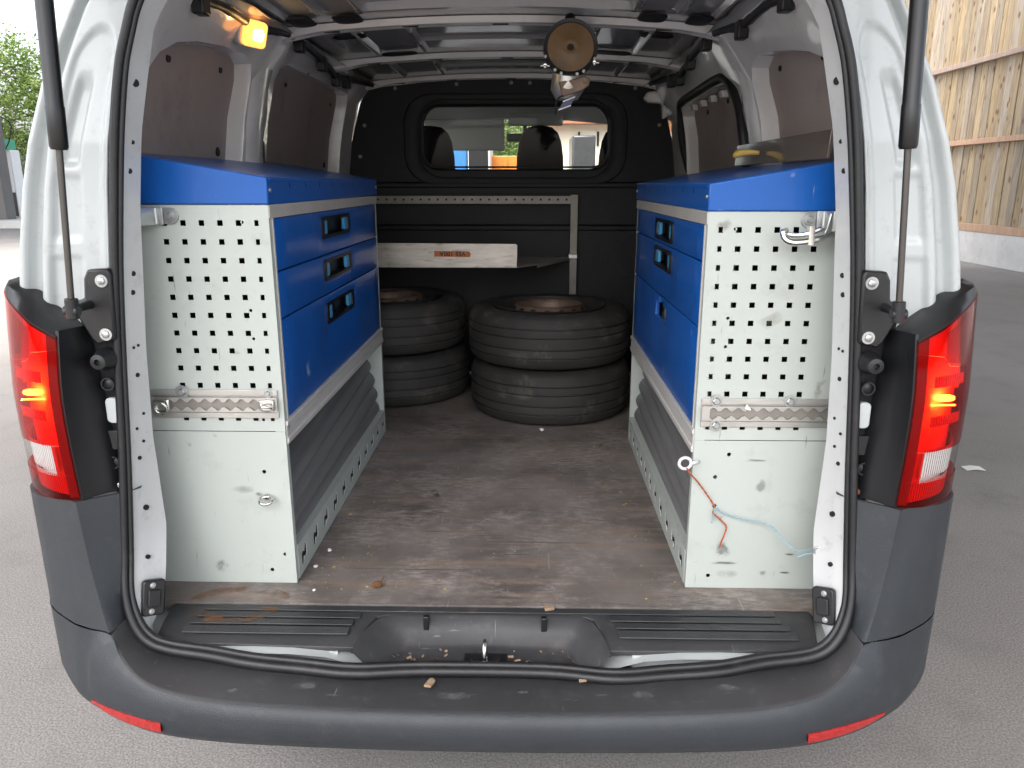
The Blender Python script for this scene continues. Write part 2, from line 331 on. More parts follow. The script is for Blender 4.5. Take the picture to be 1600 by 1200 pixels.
class MB:
    def __init__(s): s.bm = bmesh.new()
    def face(s, vs):
        try: return s.bm.faces.new(vs)
        except ValueError: return None
    def poly(s, pts): return s.face([s.bm.verts.new(p) for p in pts])
    def box(s, a, b, rot=None, piv=None, shape=None):
        (x0, y0, z0), (x1, y1, z1) = a, b
        c = [(x0, y0, z0), (x1, y0, z0), (x1, y1, z0), (x0, y1, z0), (x0, y0, z1), (x1, y0, z1), (x1, y1, z1), (x0, y1, z1)]
        if rot is not None:
            pv = Vector(piv) if piv is not None else (Vector(a) + Vector(b)) / 2
            c = [rot @ (Vector(p) - pv) + pv for p in c]
        v = [s.bm.verts.new(p) for p in c]
        for f in ((0, 3, 2, 1), (4, 5, 6, 7), (0, 1, 5, 4), (1, 2, 6, 5), (2, 3, 7, 6), (3, 0, 4, 7)): s.face([v[i] for i in f])
        return s
    def grid(s, rows, closed_u=False, closed_v=False, flip=False):
        V = [[s.bm.verts.new(p) for p in r] for r in rows]; n, k = len(V), len(V[0])
        for i in range(n if closed_v else n - 1):
            for j in range(k if closed_u else k - 1):
                q = [V[i][j], V[i][(j + 1) % k], V[(i + 1) % n][(j + 1) % k], V[(i + 1) % n][j]]
                s.face(q[::-1] if flip else q)
        return V
    def tube(s, path, r, seg=10, cap=True, closed=False, prof=None, up=None):
        path = [Vector(p) for p in path]; n = len(path); rows = []; nrm = None
        for i, p in enumerate(path):
            if closed: t = path[(i + 1) % n] - path[i - 1]
            else: t = path[min(i + 1, n - 1)] - path[max(i - 1, 0)]
            t.normalize()
            if up is not None: nrm = (Vector(up) - t * t.dot(Vector(up))).normalized()
            elif nrm is None:
                a = Vector((0, 0, 1)) if abs(t.z) < .9 else Vector((1, 0, 0)); nrm = (a - t * t.dot(a)).normalized()
            else: nrm = (nrm - t * t.dot(nrm)).normalized()
            b = t.cross(nrm); rr = r[i] if isinstance(r, (list, tuple)) else r
            if prof: rows.append([p + nrm * u + b * v for u, v in prof])
            else: rows.append([p + (nrm * math.cos(2 * math.pi * k / seg) + b * math.sin(2 * math.pi * k / seg)) * rr for k in range(seg)])
        V = s.grid(rows, closed_u=True, closed_v=closed)
        if cap and not closed: s.face(V[0][::-1]); s.face(V[-1])
        return s
    def cyl(s, a, b, r, seg=16, r2=None): return s.tube([a, b], [r, r2 if r2 is not None else r], seg)
    def lathe(s, prof, c=(0, 0, 0), axis='Z', seg=32, ripple=None):
        rows = []
        for r, h in prof:
            row = []
            for k in range(seg):
                t = 2 * math.pi * k / seg; rr = r * (1 + (ripple(t, h) if ripple else 0)); x, y = rr * math.cos(t), rr * math.sin(t)
                p = (x, y, h) if axis == 'Z' else ((x, h, y) if axis == 'Y' else (h, x, y))
                row.append(Vector(c) + Vector(p))
            rows.append(row)
        V = s.grid(rows, closed_u=True)
        return V
    def sphere(s, c, r, seg=12):
        prof = [(max(1e-4, math.sin(math.pi * k / 8)) * r, -math.cos(math.pi * k / 8) * r) for k in range(9)]
        s.lathe(prof, c, seg=seg); return s
    def plate(s, outer, holes, f3):
        """filled 2D outline with holes, mapped to 3D by f3"""
        b = bmesh.new(); edges = []
        for lp in [outer] + holes:
            v = [b.verts.new((p[0], p[1], 0)) for p in lp]
            for i in range(len(v)): edges.append(b.edges.new((v[i], v[(i + 1) % len(v)])))
        bmesh.ops.triangle_fill(b, use_beauty=True, use_dissolve=False, edges=edges, normal=(0, 0, 1))
        b.verts.index_update(); V = [s.bm.verts.new(f3(v.co.x, v.co.y)) for v in b.verts]
        for f in b.faces: s.face([V[v.index] for v in f.verts])
        b.free(); return s
    def prism(s, outline, f3, d):
        """closed outline (2D) pushed along vector d"""
        d = Vector(d); a = [s.bm.verts.new(Vector(f3(*p))) for p in outline]; b = [s.bm.verts.new(Vector(f3(*p)) + d) for p in outline]; n = len(a)
        s.face(a[::-1]); s.face(b)
        for i in range(n): s.face([a[i], a[(i + 1) % n], b[(i + 1) % n], b[i]])
        return s
    def build(s, name, m, parent=None, loc=None, smooth=None, bevel=0, solid=0, sub=0, off=-1, toward=None):
        bmesh.ops.recalc_face_normals(s.bm, faces=s.bm.faces)
        if toward is not None:
            s.bm.normal_update()
            if sum((f.normal * f.calc_area() for f in s.bm.faces), Vector()).dot(Vector(toward)) < 0: bmesh.ops.reverse_faces(s.bm, faces=s.bm.faces)
        me = bpy.data.meshes.new(name); s.bm.to_mesh(me); s.bm.free()
        mm = m if isinstance(m, bpy.types.Material) else M[m]; me.materials.append(mm)
        o = bpy.data.objects.new(name, me)
        if solid:
            x = o.modifiers.new('thickness', 'SOLIDIFY'); x.thickness = solid; x.offset = off
        if bevel:
            x = o.modifiers.new('bevel', 'BEVEL'); x.width = bevel; x.segments = 2; x.limit_method = 'ANGLE'; x.angle_limit = R(38)
        if sub:
            x = o.modifiers.new('subdivision', 'SUBSURF'); x.levels = sub; x.render_levels = sub
        put(o, parent, loc)
        if smooth or (smooth is None and bevel):
            me.shade_smooth()
            if smooth != 'all': me.set_sharp_from_angle(angle=R(40 if smooth in (None, True) else smooth))
        return o
def rrect(x0, y0, x1, y1, r, seg=6):
    if not isinstance(r, (list, tuple)): r = [r] * 4
    P = []
    for (cx, cy, a0), q in zip(((x1 - r[0], y1 - r[0], 0), (x0 + r[1], y1 - r[1], 90), (x0 + r[2], y0 + r[2], 180), (x1 - r[3], y0 + r[3], 270)), r):
        for k in range(seg + 1):
            t = R(a0 + 90 * k / seg); P.append((cx + q * math.cos(t), cy + q * math.sin(t)))
    return P
def circ(cx, cy, r, seg=10): return [(cx + r * math.cos(2 * math.pi * k / seg), cy + r * math.sin(2 * math.pi * k / seg)) for k in range(seg)]
def sq(cx, cy, h): return [(cx - h, cy - h), (cx + h, cy - h), (cx + h, cy + h), (cx - h, cy + h)]
def lerp(T, z):
    if z <= T[0][0]: return T[0][1]
    for (a, b), (c, d) in zip(T, T[1:]):
        if z <= c: return b + (d - b) * (z - a) / (c - a)
    return T[-1][1]
def smoothpath(pts, n=8, closed=False):
    """Catmull-Rom through the points"""
    P = [Vector(p) for p in pts]; out = []; k = len(P)
    for i in range(k if closed else k - 1):
        a, b, c, d = (P[(i - 1) % k], P[i], P[(i + 1) % k], P[(i + 2) % k]) if closed else (P[max(i - 1, 0)], P[i], P[i + 1], P[min(i + 2, k - 1)])
        for j in range(n):
            t = j / n; out.append(.5 * ((2 * b) + (c - a) * t + (2 * a - 5 * b + 4 * c - d) * t * t + (3 * b - a - 3 * c + d) * t ** 3))
    if not closed: out.append(P[-1])
    return out
def bolt_mesh(r=.011, h=.007, washer=.016):
    mb = MB(); mb.lathe([(.0001, 0), (washer, 0), (washer, .002), (r, .0021)], seg=20)
    mb.lathe([(r, .002), (r, h * .8), (r * .8, h), (.0001, h)], seg=6); return mb
_BOLT = {}
def bolt(parent, loc, d, m='zinc', r=.011, h=.007, washer=.016, name='bolt'):
    """one bolt on its own; bolts of one size share mesh data; d = direction it faces"""
    key = (m, r, h, washer)
    if key not in _BOLT:
        o = bolt_mesh(r, h, washer).build(name, m, parent, loc, smooth=True); _BOLT[key] = o.data
    else:
        o = bpy.data.objects.new(name, _BOLT[key]); put(o, parent, loc)
    o.rotation_euler = Vector(d).to_track_quat('Z', 'Y').to_euler(); return o

# ------------------------------------------------------------------ setting: ground
g = MB().poly([(-300, -300, 0), (300, -300, 0), (300, 300, 0), (-300, 300, 0)])
bmg = MB(); bmg.grid([[(x, y, 0) for x in (-300, -40, -8, 0, 8, 40, 300)] for y in (-300, -40, -8, 0, 8, 40, 300)])
tag(bmg.build('asphalt_yard', 'asphalt'), 'worn light grey asphalt yard', None, None, 'structure')

# ================================================================== THE VAN
van = thing('cargo_van', 'white cargo van with dark grey bumper seen from behind, its tailgate open', 'van', (0, 2, 0))
FZ = .56                                            # load floor
SX = [(.53, .66), (.58, .697), (.65, .714), (.72, .717), (.90, .706), (1.09, .694), (1.27, .679), (1.42, .663), (1.50, .651), (1.57, .641), (1.632, .628), (1.681, .612), (1.722, .596), (1.762, .569), (1.79, .53)]
XO = [(1.0, .900), (1.10, .893), (1.235, .873), (1.31, .861), (1.42, .837), (1.50, .813), (1.60, .783), (1.667, .755), (1.735, .724), (1.80, .68), (1.86, .59), (1.90, .50)]
def sx(z): return lerp(SX, z)
def sy(z): return lerp([(.5, -.05), (.60, -.028), (.75, .012), (1.0, .03), (1.8, .045)], z)
def xo(z): return lerp(XO, z)
def wallx(z): return lerp([(.56, .83), (1.30, .80), (1.42, .722), (1.60, .70), (1.76, .662), (1.80, .648), (1.86, .575)], z)
# corner pillars (D pillars): white outer skin with the gutter, from the lamps up
for sgn in (-1, 1):
    rows = []; nz = 150
    for i in range(nz + 1):
        z = 1.06 + (1.90 - 1.06) * i / nz
        s, o = sx(min(z, 1.79)), xo(z)
        if z > 1.74: s = min(s, o - .17)
        pts = []
        for u, yy in [(0, .045), (.012, .052), (.02, .060)] + [(.04 + .02 * q, .058 - .012 * q / 31) for q in range(32)] + [(.685, .047), (.71, .052), (.735, .064), (.77, .071), (.81, .071), (.84, .067), (.862, .056), (.88, .049), (.91, .0475), (.94, .049), (.965, .055), (.985, .067), (1.0, .09)]:
            x = s + .012 + (o - s - .012) * u; y = yy + max(0, z - 1.5) * .18
            # pressed recesses in the pillar
            def sst(t): t = min(1, max(0, t)); return t * t * (3 - 2 * t)
            def dip(c0, c1, z0, z1, d, eu=.03, e0=.008, e1=.008):
                return d * sst((u - c0) / eu) * sst((c1 - u) / eu) * sst((z - z0) / e0) * sst((z1 - z) / e1)
            arch = 1.70 - .05 * max(0, abs(u - .36) / .26) ** 2.5
            y += dip(.07, .63, 1.05, arch, .007, .06, .01, .018) + dip(.30, .62, 1.325, 1.445, .006, .05, .008, .008) + dip(.34 - max(0, z - 1.46) * .3, .60 - max(0, z - 1.46) * .5, 1.455, 1.625, .013, .07, .012, .04) + dip(.28, .64, 1.10, 1.30, .005, .05, .008, .008)
            pts.append((sgn * x, y, z))
        x = o; pts += [(sgn * (o + .006), .14, z), (sgn * (o + .012), .3, z)]
        rows.append(pts)
    mb = MB(); mb.grid(rows); mb.build('corner_pillar', 'paint', van, smooth=65, solid=.004)
# body side, roof and front
for sgn in (-1, 1):
    rows = []
    for y in (.3, 1.0, 2.3):
        rows.append([(sgn * x, y, z) for x, z in ((.90, .34), (.945, .50), (.955, .80), (.945, .95), (.934, 1.0), (.915, 1.10), (.885, 1.235), (.849, 1.42), (.795, 1.60), (.767, 1.667), (.736, 1.735), (.692, 1.80), (.602, 1.86), (.512, 1.90))])
    mb = MB(); mb.grid(rows)
    mb.grid([[(sgn * x, y, z) for x, z in ((.90, .34), (.945, .50), (.955, .80), (.945, .95), (.915, 1.10))] for y in (2.3, 3.4, 4.1, 4.5)])
    mb.grid([[(sgn * .676, y, 1.80 - max(0, y - 3.0) * .1), (sgn * .596, y, 1.86 - max(0, y - 3.0) * .1), (sgn * .516, y, 1.90 - max(0, y - 3.0) * .1)] for y in (2.3, 3.0, 3.2)])
    mb.grid([[(sgn * (.921 + dx), 2.3 + dy, 1.10), (sgn * (.676 + dx), 2.3 + dy, 1.80)] for dx, dy in ((0, 0), (0, .10))])
    mb.tube([(sgn * .90, 3.95, 1.12), (sgn * .64, 3.15, 1.82)], .035, 8)
    mb.build('body_side', 'paint', van, smooth=40)
    m2 = MB(); m2.poly([(sgn * .915, 2.42, 1.11), (sgn * .90, 3.9, 1.11), (sgn * .67, 3.18, 1.78), (sgn * .68, 2.42, 1.78)]); m2.build('side_window', 'glass', van)
mb = MB()
mb.grid([[(x, y, 1.935 - .13 * x * x - max(0, y - 3.0) * .1) for x in [(-.516 + 1.032 * k / 10) for k in range(11)]] for y in (.15, .3, 1, 2.3, 3.0, 3.2)])
mb.build('roof', 'paint', van, smooth=True)
mb = MB(); mb.grid([[(x, y, z - .06 * x * x) for x in (-.90, -.5, 0, .5, .90)] for y, z in ((3.95, 1.14), (4.3, 1.05), (4.6, .90), (4.68, .6), (4.66, .34))])
mb.build('bonnet', 'paint', van, smooth=True)
mb = MB(); mb.grid([[(x * a, y - .1 * x * x, z) for x in (-.9, -.45, 0, .45, .9)] for y, z, a in ((4.0, 1.14, 1), (3.22, 1.86, .72))])
mb.build('windscreen', 'glass', van, smooth=True)
MB().box((-.70, .15, .33), (.70, 4.5, .36)).build('underbody', 'dark', van)
for sgn in (-1, 1):
    for y in (.98, 4.05):
        mb = MB(); mb.lathe([(.19, .0), (.27, .01), (.315, .03), (.325, .06), (.325, .16), (.315, .19), (.27, .21), (.19, .2)], (0, -0, 0), 'X', 40)
        whl = mb.build('wheel', 'tyre', van, (sgn * .84 - .105, y, .325), smooth=True)
        mr = MB(); mr.lathe([(.0001, .06), (.06, .05), (.10, .09), (.17, .07), (.192, .01), (.192, .2)], (0, 0, 0), 'X', 32)
        ro = mr.build('wheel_rim', 'silver', whl, (sgn * .84 - .105, y, .325), smooth=True)

# tailgate swung up over the camera
mb = MB(); hin = Vector((0, .14, 1.90)); tip = Vector((0, -1.0, 2.42))
rows = []
for k in range(7):
    t = k / 6; c = hin.lerp(tip, t); c.z += .10 * math.sin(math.pi * t)
    hw = lerp([(0, .56), (.3, .70), (.6, .80), (1, .84)], t)
    rows.append([(x * hw, c.y, c.z - .07 * abs(x) ** 3) for x in (-1, -.7, -.35, 0, .35, .7, 1)])
mb.grid(rows); tg = mb.build('tailgate', 'paint', van, smooth=True, solid=.05, off=1)

# door seal: bulb plus lip, all the way round the opening
half = [(0, 1.815), (.38, 1.812), (.50, 1.800), (.555, 1.766), (.583, 1.722), (.599, 1.681), (.616, 1.632), (.630, 1.57), (.642, 1.50), (.652, 1.42), (.669, 1.27), (.684, 1.09), (.696, .90), (.706, .73), (.704, .65), (.692, .595), (.664, .558), (.62, .541), (.54, .532), (.45, .522), (.35, .513), (.25, .508), (.12, .508)]
def seal_y(x, z): return sy(z) - (.016 * max(0, min(1, (.56 - abs(x)) / .10)) * max(0, min(1, (abs(x) - .14) / .08)) if z < .56 else 0) - (.004 if abs(x) < .3 and z < .56 else 0)
half = [(x + (.003 if z > .6 else 0), z) for x, z in half]
loop = [(x, seal_y(x, z), z) for x, z in half] + [(-x, seal_y(x, z), z + (.004 if .2 < x < .5 and z < .6 else 0)) for x, z in half[:0:-1]]
path = smoothpath(loop, 5, True)
prof = [(.013 * math.cos(2 * math.pi * k / 12), .013 * math.sin(2 * math.pi * k / 12)) for k in range(12)]
mb = MB(); sr_ = lambda p: .0078 + .0030 * max(0, min(1, (.64 - p.z) / .08)); mb.tube(path, [sr_(p) for p in path], 12, closed=True); seal = mb.build('door_seal', 'rubber', van, smooth='all')
inner = []
cx0, cz0 = 0, 1.14
for i, p in enumerate(path):
    t = (path[(i + 1) % len(path)] - path[i - 1]).normalized(); n = Vector((0, 1, 0)).cross(t).normalized()
    if n.dot(Vector((cx0, p.y, cz0)) - p) < 0: n = -n
    inner.append(p + n * (1.18 * sr_(p) + .001 * math.sin(i * .21)) + Vector((0, .005, 0)))
mb = MB(); mb.tube(inner, [sr_(p) * .68 for p in inner], 10, closed=True); mb.build('seal_lip', 'rubber', seal, smooth='all')

# white reveal strips just inside the seal, widening to a foot at the sill
for sgn in (-1, 1):
    mb = MB(); rows = []
    for k in range(48):
        z = .535 + (1.80 - .535) * k / 47
        s = sx(min(z, 1.79)) - .015; y0 = sy(z) + .008
        inn = lerp([(.53, .690), (.56, .685), (.60, .662), (.66, .660), (.73, .662), (.94, .671), (1.11, .665), (1.28, .652), (1.38, .645), (1.52, .626), (1.62, .602), (1.70, .582), (1.80, .51)], z)
        dy = lerp([(.53, .05), (.6, .06), (.75, .07), (1.0, .06), (1.8, .055)], z)
        rows.append([(sgn * (s + .006), y0 - .003, z), (sgn * s, y0, z), (sgn * (s * .6 + inn * .4 - .001), y0 + dy * .5, z), (sgn * inn, y0 + dy, z), (sgn * (inn + .012), y0 + dy + .006, z), (sgn * (inn + .10), y0 + dy + .012, z)])
    mb.grid(rows); post = mb.build('door_post', 'paint_half_lifted', van, smooth=50)
    for z, r, f in ((.80, .0055, .5), (.70, .0045, .5), (.905, .004, .4), (.935, .003, .6), (.965, .003, .35), (.99, .003, .65), (1.07, .0045, .5), (1.125, .003, .4), (1.127, .003, .6), (1.23, .005, .45), (1.265, .005, .5), (1.45, .005, .4), (1.50, .004, .5), (1.60, .007, .45)):
        s = sx(z) - .015; y0 = sy(z) + .008
        inn = lerp([(.53, .690), (.60, .662), (.66, .660), (.73, .662), (.94, .671), (1.11, .665), (1.28, .652), (1.38, .645), (1.52, .626), (1.62, .602)], z); dy = .062
        x = s + (inn - s) * f; p = Vector((sgn * x, y0 + dy * f, z)); d = Vector((-sgn * .85, -.5, 0)).normalized()
        hb = MB(); hb.cyl(p - d * .003, p + d * .0015, r, 10); hb.build('hole_shade_disc', 'dark', post)  # dark discs stand in for the shade inside open holes
    # buffer plate at the foot of the post
    bp = MB(); bp.prism(rrect(-.022, -.036, .022, .036, .008), lambda a, b: (a, 0, b), (0, .014, 0)); 
    bo = bp.build('buffer_plate', 'black', van, (sgn * .664, .008, .625), bevel=.003)
    bo.rotation_euler = (R(-10), R(sgn * -12), R(sgn * -42))
    b2 = MB(); b2.prism(rrect(-.012, -.017, .012, .017, .004), lambda a, b: (a, -.005, b), (0, .006, 0))
    b3 = b2.build('buffer_pad', 'rubber', bo, (sgn * .662, .008, .625), bevel=.002); b3.location = (0, 0, 0)
    for dz in (-.026, .026):
        sc = bolt(bo, (0, 0, 0), (0, -1, 0), 'zinc', .004, .003, .0055, 'screw'); sc.location = (sgn * .004, -.001, dz)

# side walls inside: white pressed frame with two openings, hardboard set back in them
def wall_f3(sgn, off=0.): return lambda a, b: (sgn * (wallx(b) + off), a, b)
def dense(lp, d=.05):
    out = []
    for i, p in enumerate(lp):
        q = lp[(i + 1) % len(lp)]; n = max(1, int(math.hypot(q[0] - p[0], q[1] - p[1]) / d))
        out += [(p[0] + (q[0] - p[0]) * k / n, p[1] + (q[1] - p[1]) * k / n) for k in range(n)]
    return out
for sgn in (-1, 1):
    h1 = [(.83, 1.05), (.835, 1.40), (.85, 1.60), (.855, 1.70), (.84, 1.738), (.79, 1.755), (.65, 1.752), (.50, 1.738), (.40, 1.72), (.33, 1.69), (.275, 1.64), (.24, 1.55), (.22, 1.35), (.215, 1.05)]
    h2 = [(1.95, 1.05), (1.955, 1.40), (1.95, 1.74), (1.93, 1.772), (1.88, 1.782), (1.5, 1.782), (1.16, 1.778), (1.08, 1.765), (1.045, 1.72), (1.04, 1.6), (1.04, 1.40), (1.03, 1.05)]
    if sgn > 0:
        h1 = [(.79, 1.05), (.80, 1.40), (.84, 1.62), (.86, 1.69), (.845, 1.725), (.79, 1.745), (.65, 1.735), (.514, 1.717), (.42, 1.70), (.34, 1.675), (.29, 1.63), (.25, 1.55), (.22, 1.35), (.215, 1.05)]
        h2 = [(1.88, 1.05), (1.88, 1.40), (1.84, 1.68), (1.80, 1.712), (1.7, 1.72), (1.3, 1.725), (1.12, 1.718), (1.06, 1.69), (1.02, 1.62), (.985, 1.5), (.97, 1.40), (.97, 1.05)]
    outer = dense([(.10, .57), (2.16, .57), (2.16, 1.2), (2.16, 1.42), (2.16, 1.60), (2.16, 1.76), (2.16, 1.858), (.10, 1.858), (.10, 1.76), (.10, 1.6), (.10, 1.42), (.10, 1.3)], .06)
    mb = MB(); mb.plate(outer, [dense(h1, .05), dense(h2, .05)], wall_f3(sgn))
    for h in (h1, h2):
        c = [sum(p[i] for p in h) / len(h) for i in (0, 1)]; d = dense(h, .03)
        rows = [[(sgn * (wallx(b) + o), a + (c[0] - a) * f, b + (c[1] - b) * f * .6) for a, b in d] for o, f in ((0, 0), (.006, .006), (.02, .012), (.05, .02))]
        mb.grid(rows, closed_u=True)
    sw = mb.build('side_wall', 'paint_lifted', van, smooth=35)
    for h in (h1, h2):
        a0, a1 = min(p[0] for p in h) - .01, max(p[0] for p in h) + .01
        mb = MB(); mb.grid([[(sgn * (wallx(b) + .046), a, b) for b in (1.0, 1.2, 1.3, 1.42, 1.6, 1.80)] for a in (a0, (a0 + a1) / 2, a1)])
        hp = mb.build('hardboard_panel', 'hard', sw, smooth=True)
    for a, b in ((.46, 1.70), (.75, 1.715), (.78, 1.51)) + (((1.16, 1.745), (1.28, 1.742), (1.86, 1.735), (1.88, 1.5)) if sgn < 0 else ((1.3, 1.69), (1.6, 1.68))):
        mb = MB(); x = wallx(b) + .043; mb.cyl((sgn * x, a, b), (sgn * (x + .004), a, b), .012, 12); mb.build('panel_hole', 'dark', sw)
    # pressed holes in the cant rail above the openings
    for a, b, r in ((.30, 1.700, .006), (.42, 1.782, .007), (.45, 1.772, .004), (.49, 1.775, .005), (.52, 1.765, .005), (.60, 1.772, .006), (1.0, 1.79, .008), (1.35, 1.785, .01), (1.7, 1.785, .01)):
        mb = MB(); x = wallx(b); mb.cyl((sgn * (x - .0015), a, b), (sgn * (x + .003), a, b), r, 10); mb.build('rail_hole', 'dark', sw)
    mb = MB(); mb.prism([(.284, 1.711), (.296, 1.735), (.315, 1.757), (.367, 1.768), (.352, 1.748), (.367, 1.728)], lambda a, b: (sgn * (wallx(b) - .001), a, b), (sgn * .004, 0, 0)); mb.build('rail_hole', 'dark', sw)
    mb = MB(); mb.prism(rrect(.235, 1.706, .255, 1.724, .003, 2), lambda a, b: (sgn * (wallx(b) - .001), a, b), (sgn * .004, 0, 0)); mb.build('rail_hole', 'dark', sw)
    # pillar between the openings carries a raised pressing
    mb = MB(); rows = []
    for k in range(16):
        b = 1.30 + .44 * k / 15; wv = .004 * math.sin(b * 40)
        rows.append([(sgn * (wallx(b) - q), a + (min(0, (b - 1.66) * .25) if sgn > 0 else 0), b) for a, q in ((.865, .0), (.88, .010 + wv), (.93, .014), (.985 if sgn < 0 else .955, .010 + wv), (1.005 if sgn < 0 else .965, .0))])
    mb.grid(rows); mb.build('pillar_pressing', 'paint_lifted', sw, smooth=60)
    mb = MB(); mb.box((sgn * (wallx(1.45) - .012), .998, 1.40), (sgn * (wallx(1.45) + .012), 1.018, 1.60)); mb.build('latch_plate', 'black', sw, bevel=.002)
    for z in (1.46, 1.52): bolt(sw, (sgn * (wallx(z) - .006), .965, z), (-sgn, 0, 0), 'zinc', .004, .004, .006, 'screw')
# rubber frame of the sliding door window on the right, with its clips
lp = [(.945, 1.30), (.96, 1.50), (1.00, 1.63), (1.045, 1.705), (1.11, 1.733), (1.2, 1.741), (1.5, 1.737), (1.78, 1.729), (1.845, 1.70), (1.88, 1.55), (1.90, 1.30)]
mb = MB(); mb.tube(smoothpath([(wallx(b) - .004, a, b) for a, b in lp], 5), .016, 8); sr = mb.build('window_rubber', 'rubber', van, smooth='all')
for k in range(5):
    a = 1.25 + .15 * k; mb = MB(); mb.prism(rrect(a - .022, 1.690, a + .022, 1.712, .008), lambda a, b: (wallx(b) + .03, a, b), (-.02, 0, 0)); mb.build('clip', 'paint_lifted', sr, bevel=.003)

# ------------------------------------------------------------------ roof underside with cross bows and swages
def crown(x): return 1.873 - .085 * x * x
def ridge(v, c, w): t = abs(v - c); return max(0, min(1, (w - t) / (w * .55)))
def roof_z(x, y):
    z = crown(x); d = 0
    def tray(x0, x1, y0, y1, e=.02):   # outline of a pressed tray
        ax = min(abs(x - x0), abs(x - x1)) if y0 - e < y < y1 + e else 9
        ay = min(abs(y - y0), abs(y - y1)) if x0 - e < x < x1 + e else 9
        return max(0, min(1, (e - min(ax, ay)) / (e * .5)))
    d = max(d, .020 * tray(-.345, .345, .22, .735, .018))
    for c in (-.46, .46): d = max(d, .012 * ridge(x, c, .016) * (1 if .15 < y < .78 else 0), .012 * ridge(x, c + math.copysign(.1, c), .014) * (1 if .15 < y < .80 else 0))
    for y0, y1 in ((1.02, 1.44), (1.62, 2.0)):
        for c in (-.43, -.27, .27, .43): d = max(d, .015 * ridge(x, c, .014) * min(1, max(0, (y - y0) / .03)) * min(1, max(0, (y1 - y) / .03)))
        d = max(d, .010 * ridge(y, (y0 + y1) / 2, .016) * (1 if abs(x) < .26 else 0))
    return z - d
xs = [-.62 + 1.24 * k / 150 for k in range(151)]; ys = [.10 + 2.06 * k / 190 for k in range(191)]
mb = MB(); mb.grid([[(x, y, roof_z(x, y)) for x in xs] for y in ys]); rp = mb.build('roof_underside', 'roof', van, smooth=35)
def bow(yc, wdt, drop, hw=.615):
    mb = MB(); rows = []
    for k in range(41):
        x = -hw + 2 * hw * k / 40; z = crown(x); e = max(0, abs(x) - .5) / .115; d = drop + .012 * e; wv = 1 + .12 * (1 if (k // 5) % 2 else -1) * (abs(x) < .5)
        rows.append([(x, yc - wdt, z - .002), (x, yc - wdt * .75, z - d * .9), (x, yc - wdt * .4, z - d), (x, yc, z - d * .8), (x, yc + wdt * .4 * wv, z - d), (x, yc + wdt * .75, z - d * .9), (x, yc + wdt, z - .002)])
    mb.grid(rows); return mb.build('roof_bow', 'paint_lifted', van, smooth=30)
for yc, wd, dr in ((.955, .034, .020), (1.55, .032, .020), (2.10, .028, .02)):
    b = bow(yc, wd, dr)
    for x in (-.47, -.25, 0, .22, .45):
        mb = MB(); z = crown(x) - dr * .98; mb.box((x - .022, yc - wd * .45, z - .002), (x + .022, yc - wd * .15, z + .003)); mb.build('bow_slot', 'dark', b)
for sgn in (-1, 1):
    for x0, x1, y0, y1 in ((.365, .44, .80, .905), (.49, .555, .78, .90), (.40, .50, 1.05, 1.12), (.30, .42, 1.40, 1.47)):
        mb = MB(); mb.prism(rrect(x0, y0, x1, y1, .03, 5), lambda a, b: (sgn * a, b, crown(a) - .008), (0, 0, -.004)); mb.build('recess_shade_patch', 'rubber', rp, bevel=.002)  # dark patches stand in for shade in the roof's recess openings
# cant rails between roof and walls
for sgn in (-1, 1):
    mb = MB(); mb.grid([[(sgn * .655, y, 1.775), (sgn * .640, y, 1.80), (sgn * .61, y, 1.822), (sgn * .575, y, 1.828), (sgn * .555, y, 1.82 - .003 * math.sin(y * 30))] for y in [.12 + 2.02 * k / 40 for k in range(41)]])
    mb.build('cant_rail', 'paint_lifted', van, smooth=50)
    pth = [(sgn * .60, .25, 1.808), (sgn * .612, .40, 1.806), (sgn * .608, .53, 1.812), (sgn * .610, .74, 1.810), (sgn * .590, .90, 1.826), (sgn * .585, 1.03, 1.828), (sgn * .598, 1.32, 1.815), (sgn * .602, 1.45, 1.800), (sgn * .605, 1.53, 1.792), (sgn * .598, 1.66, 1.80), (sgn * .592, 1.85, 1.815), (sgn * .585, 2.10, 1.83)]
    rr = [.010 + .003 * random.random() for _ in smoothpath(pth, 6)]
    mb = MB(); mb.tube(smoothpath(pth, 6), rr, 8); wh = mb.build('wiring_loom', 'rubber', van, smooth='all')
    for k in (1, 3, 5, 6, 8, 9):
        p = Vector(pth[k]); mb = MB(); mb.box(p + Vector((-.014, -.022, -.034)), p + Vector((.014, .018, .010))); mb.build('clip', 'black', wh, bevel=.004)
# warm load lamp, high on the left
lamp = MB(); lamp.prism(rrect(-.040, -.034, .040, .034, .014), lambda a, b: (0, a, b), (.018, 0, 0))
LP = Vector((-.628, .705, 1.7945))
lo = lamp.build('load_lamp', 'beige', van, LP, bevel=.004); lo.rotation_euler = (0, R(16), R(-22))
lm = MB(); lm.prism(rrect(-.036, -.031, .036, .031, .012), lambda a, b: (.0185, a, b), (.022, 0, 0)); ll = lm.build('lamp_lens', M['dome'], lo, bevel=.008); ll.location = (0, 0, 0)
lm = MB(); lm.prism(rrect(-.015, -.014, .018, .012, .010), lambda a, b: (.0402, a, b), (.003, 0, 0)); ll = lm.build('lamp_bulb', M['dome_hot'], lo, bevel=.002); ll.location = (0, 0, 0)

# ------------------------------------------------------------------ load floor and sill
fl = MB(); fl.grid([[(x, y, FZ) for x in [-.82 + 1.64 * k / 10 for k in range(11)]] for y in (.108, .5, 1, 1.5, 2.2)]); fl.box((-.82, .104, FZ - .018), (.82, .108, FZ))
fl.build('plywood_floor', 'ply', van)
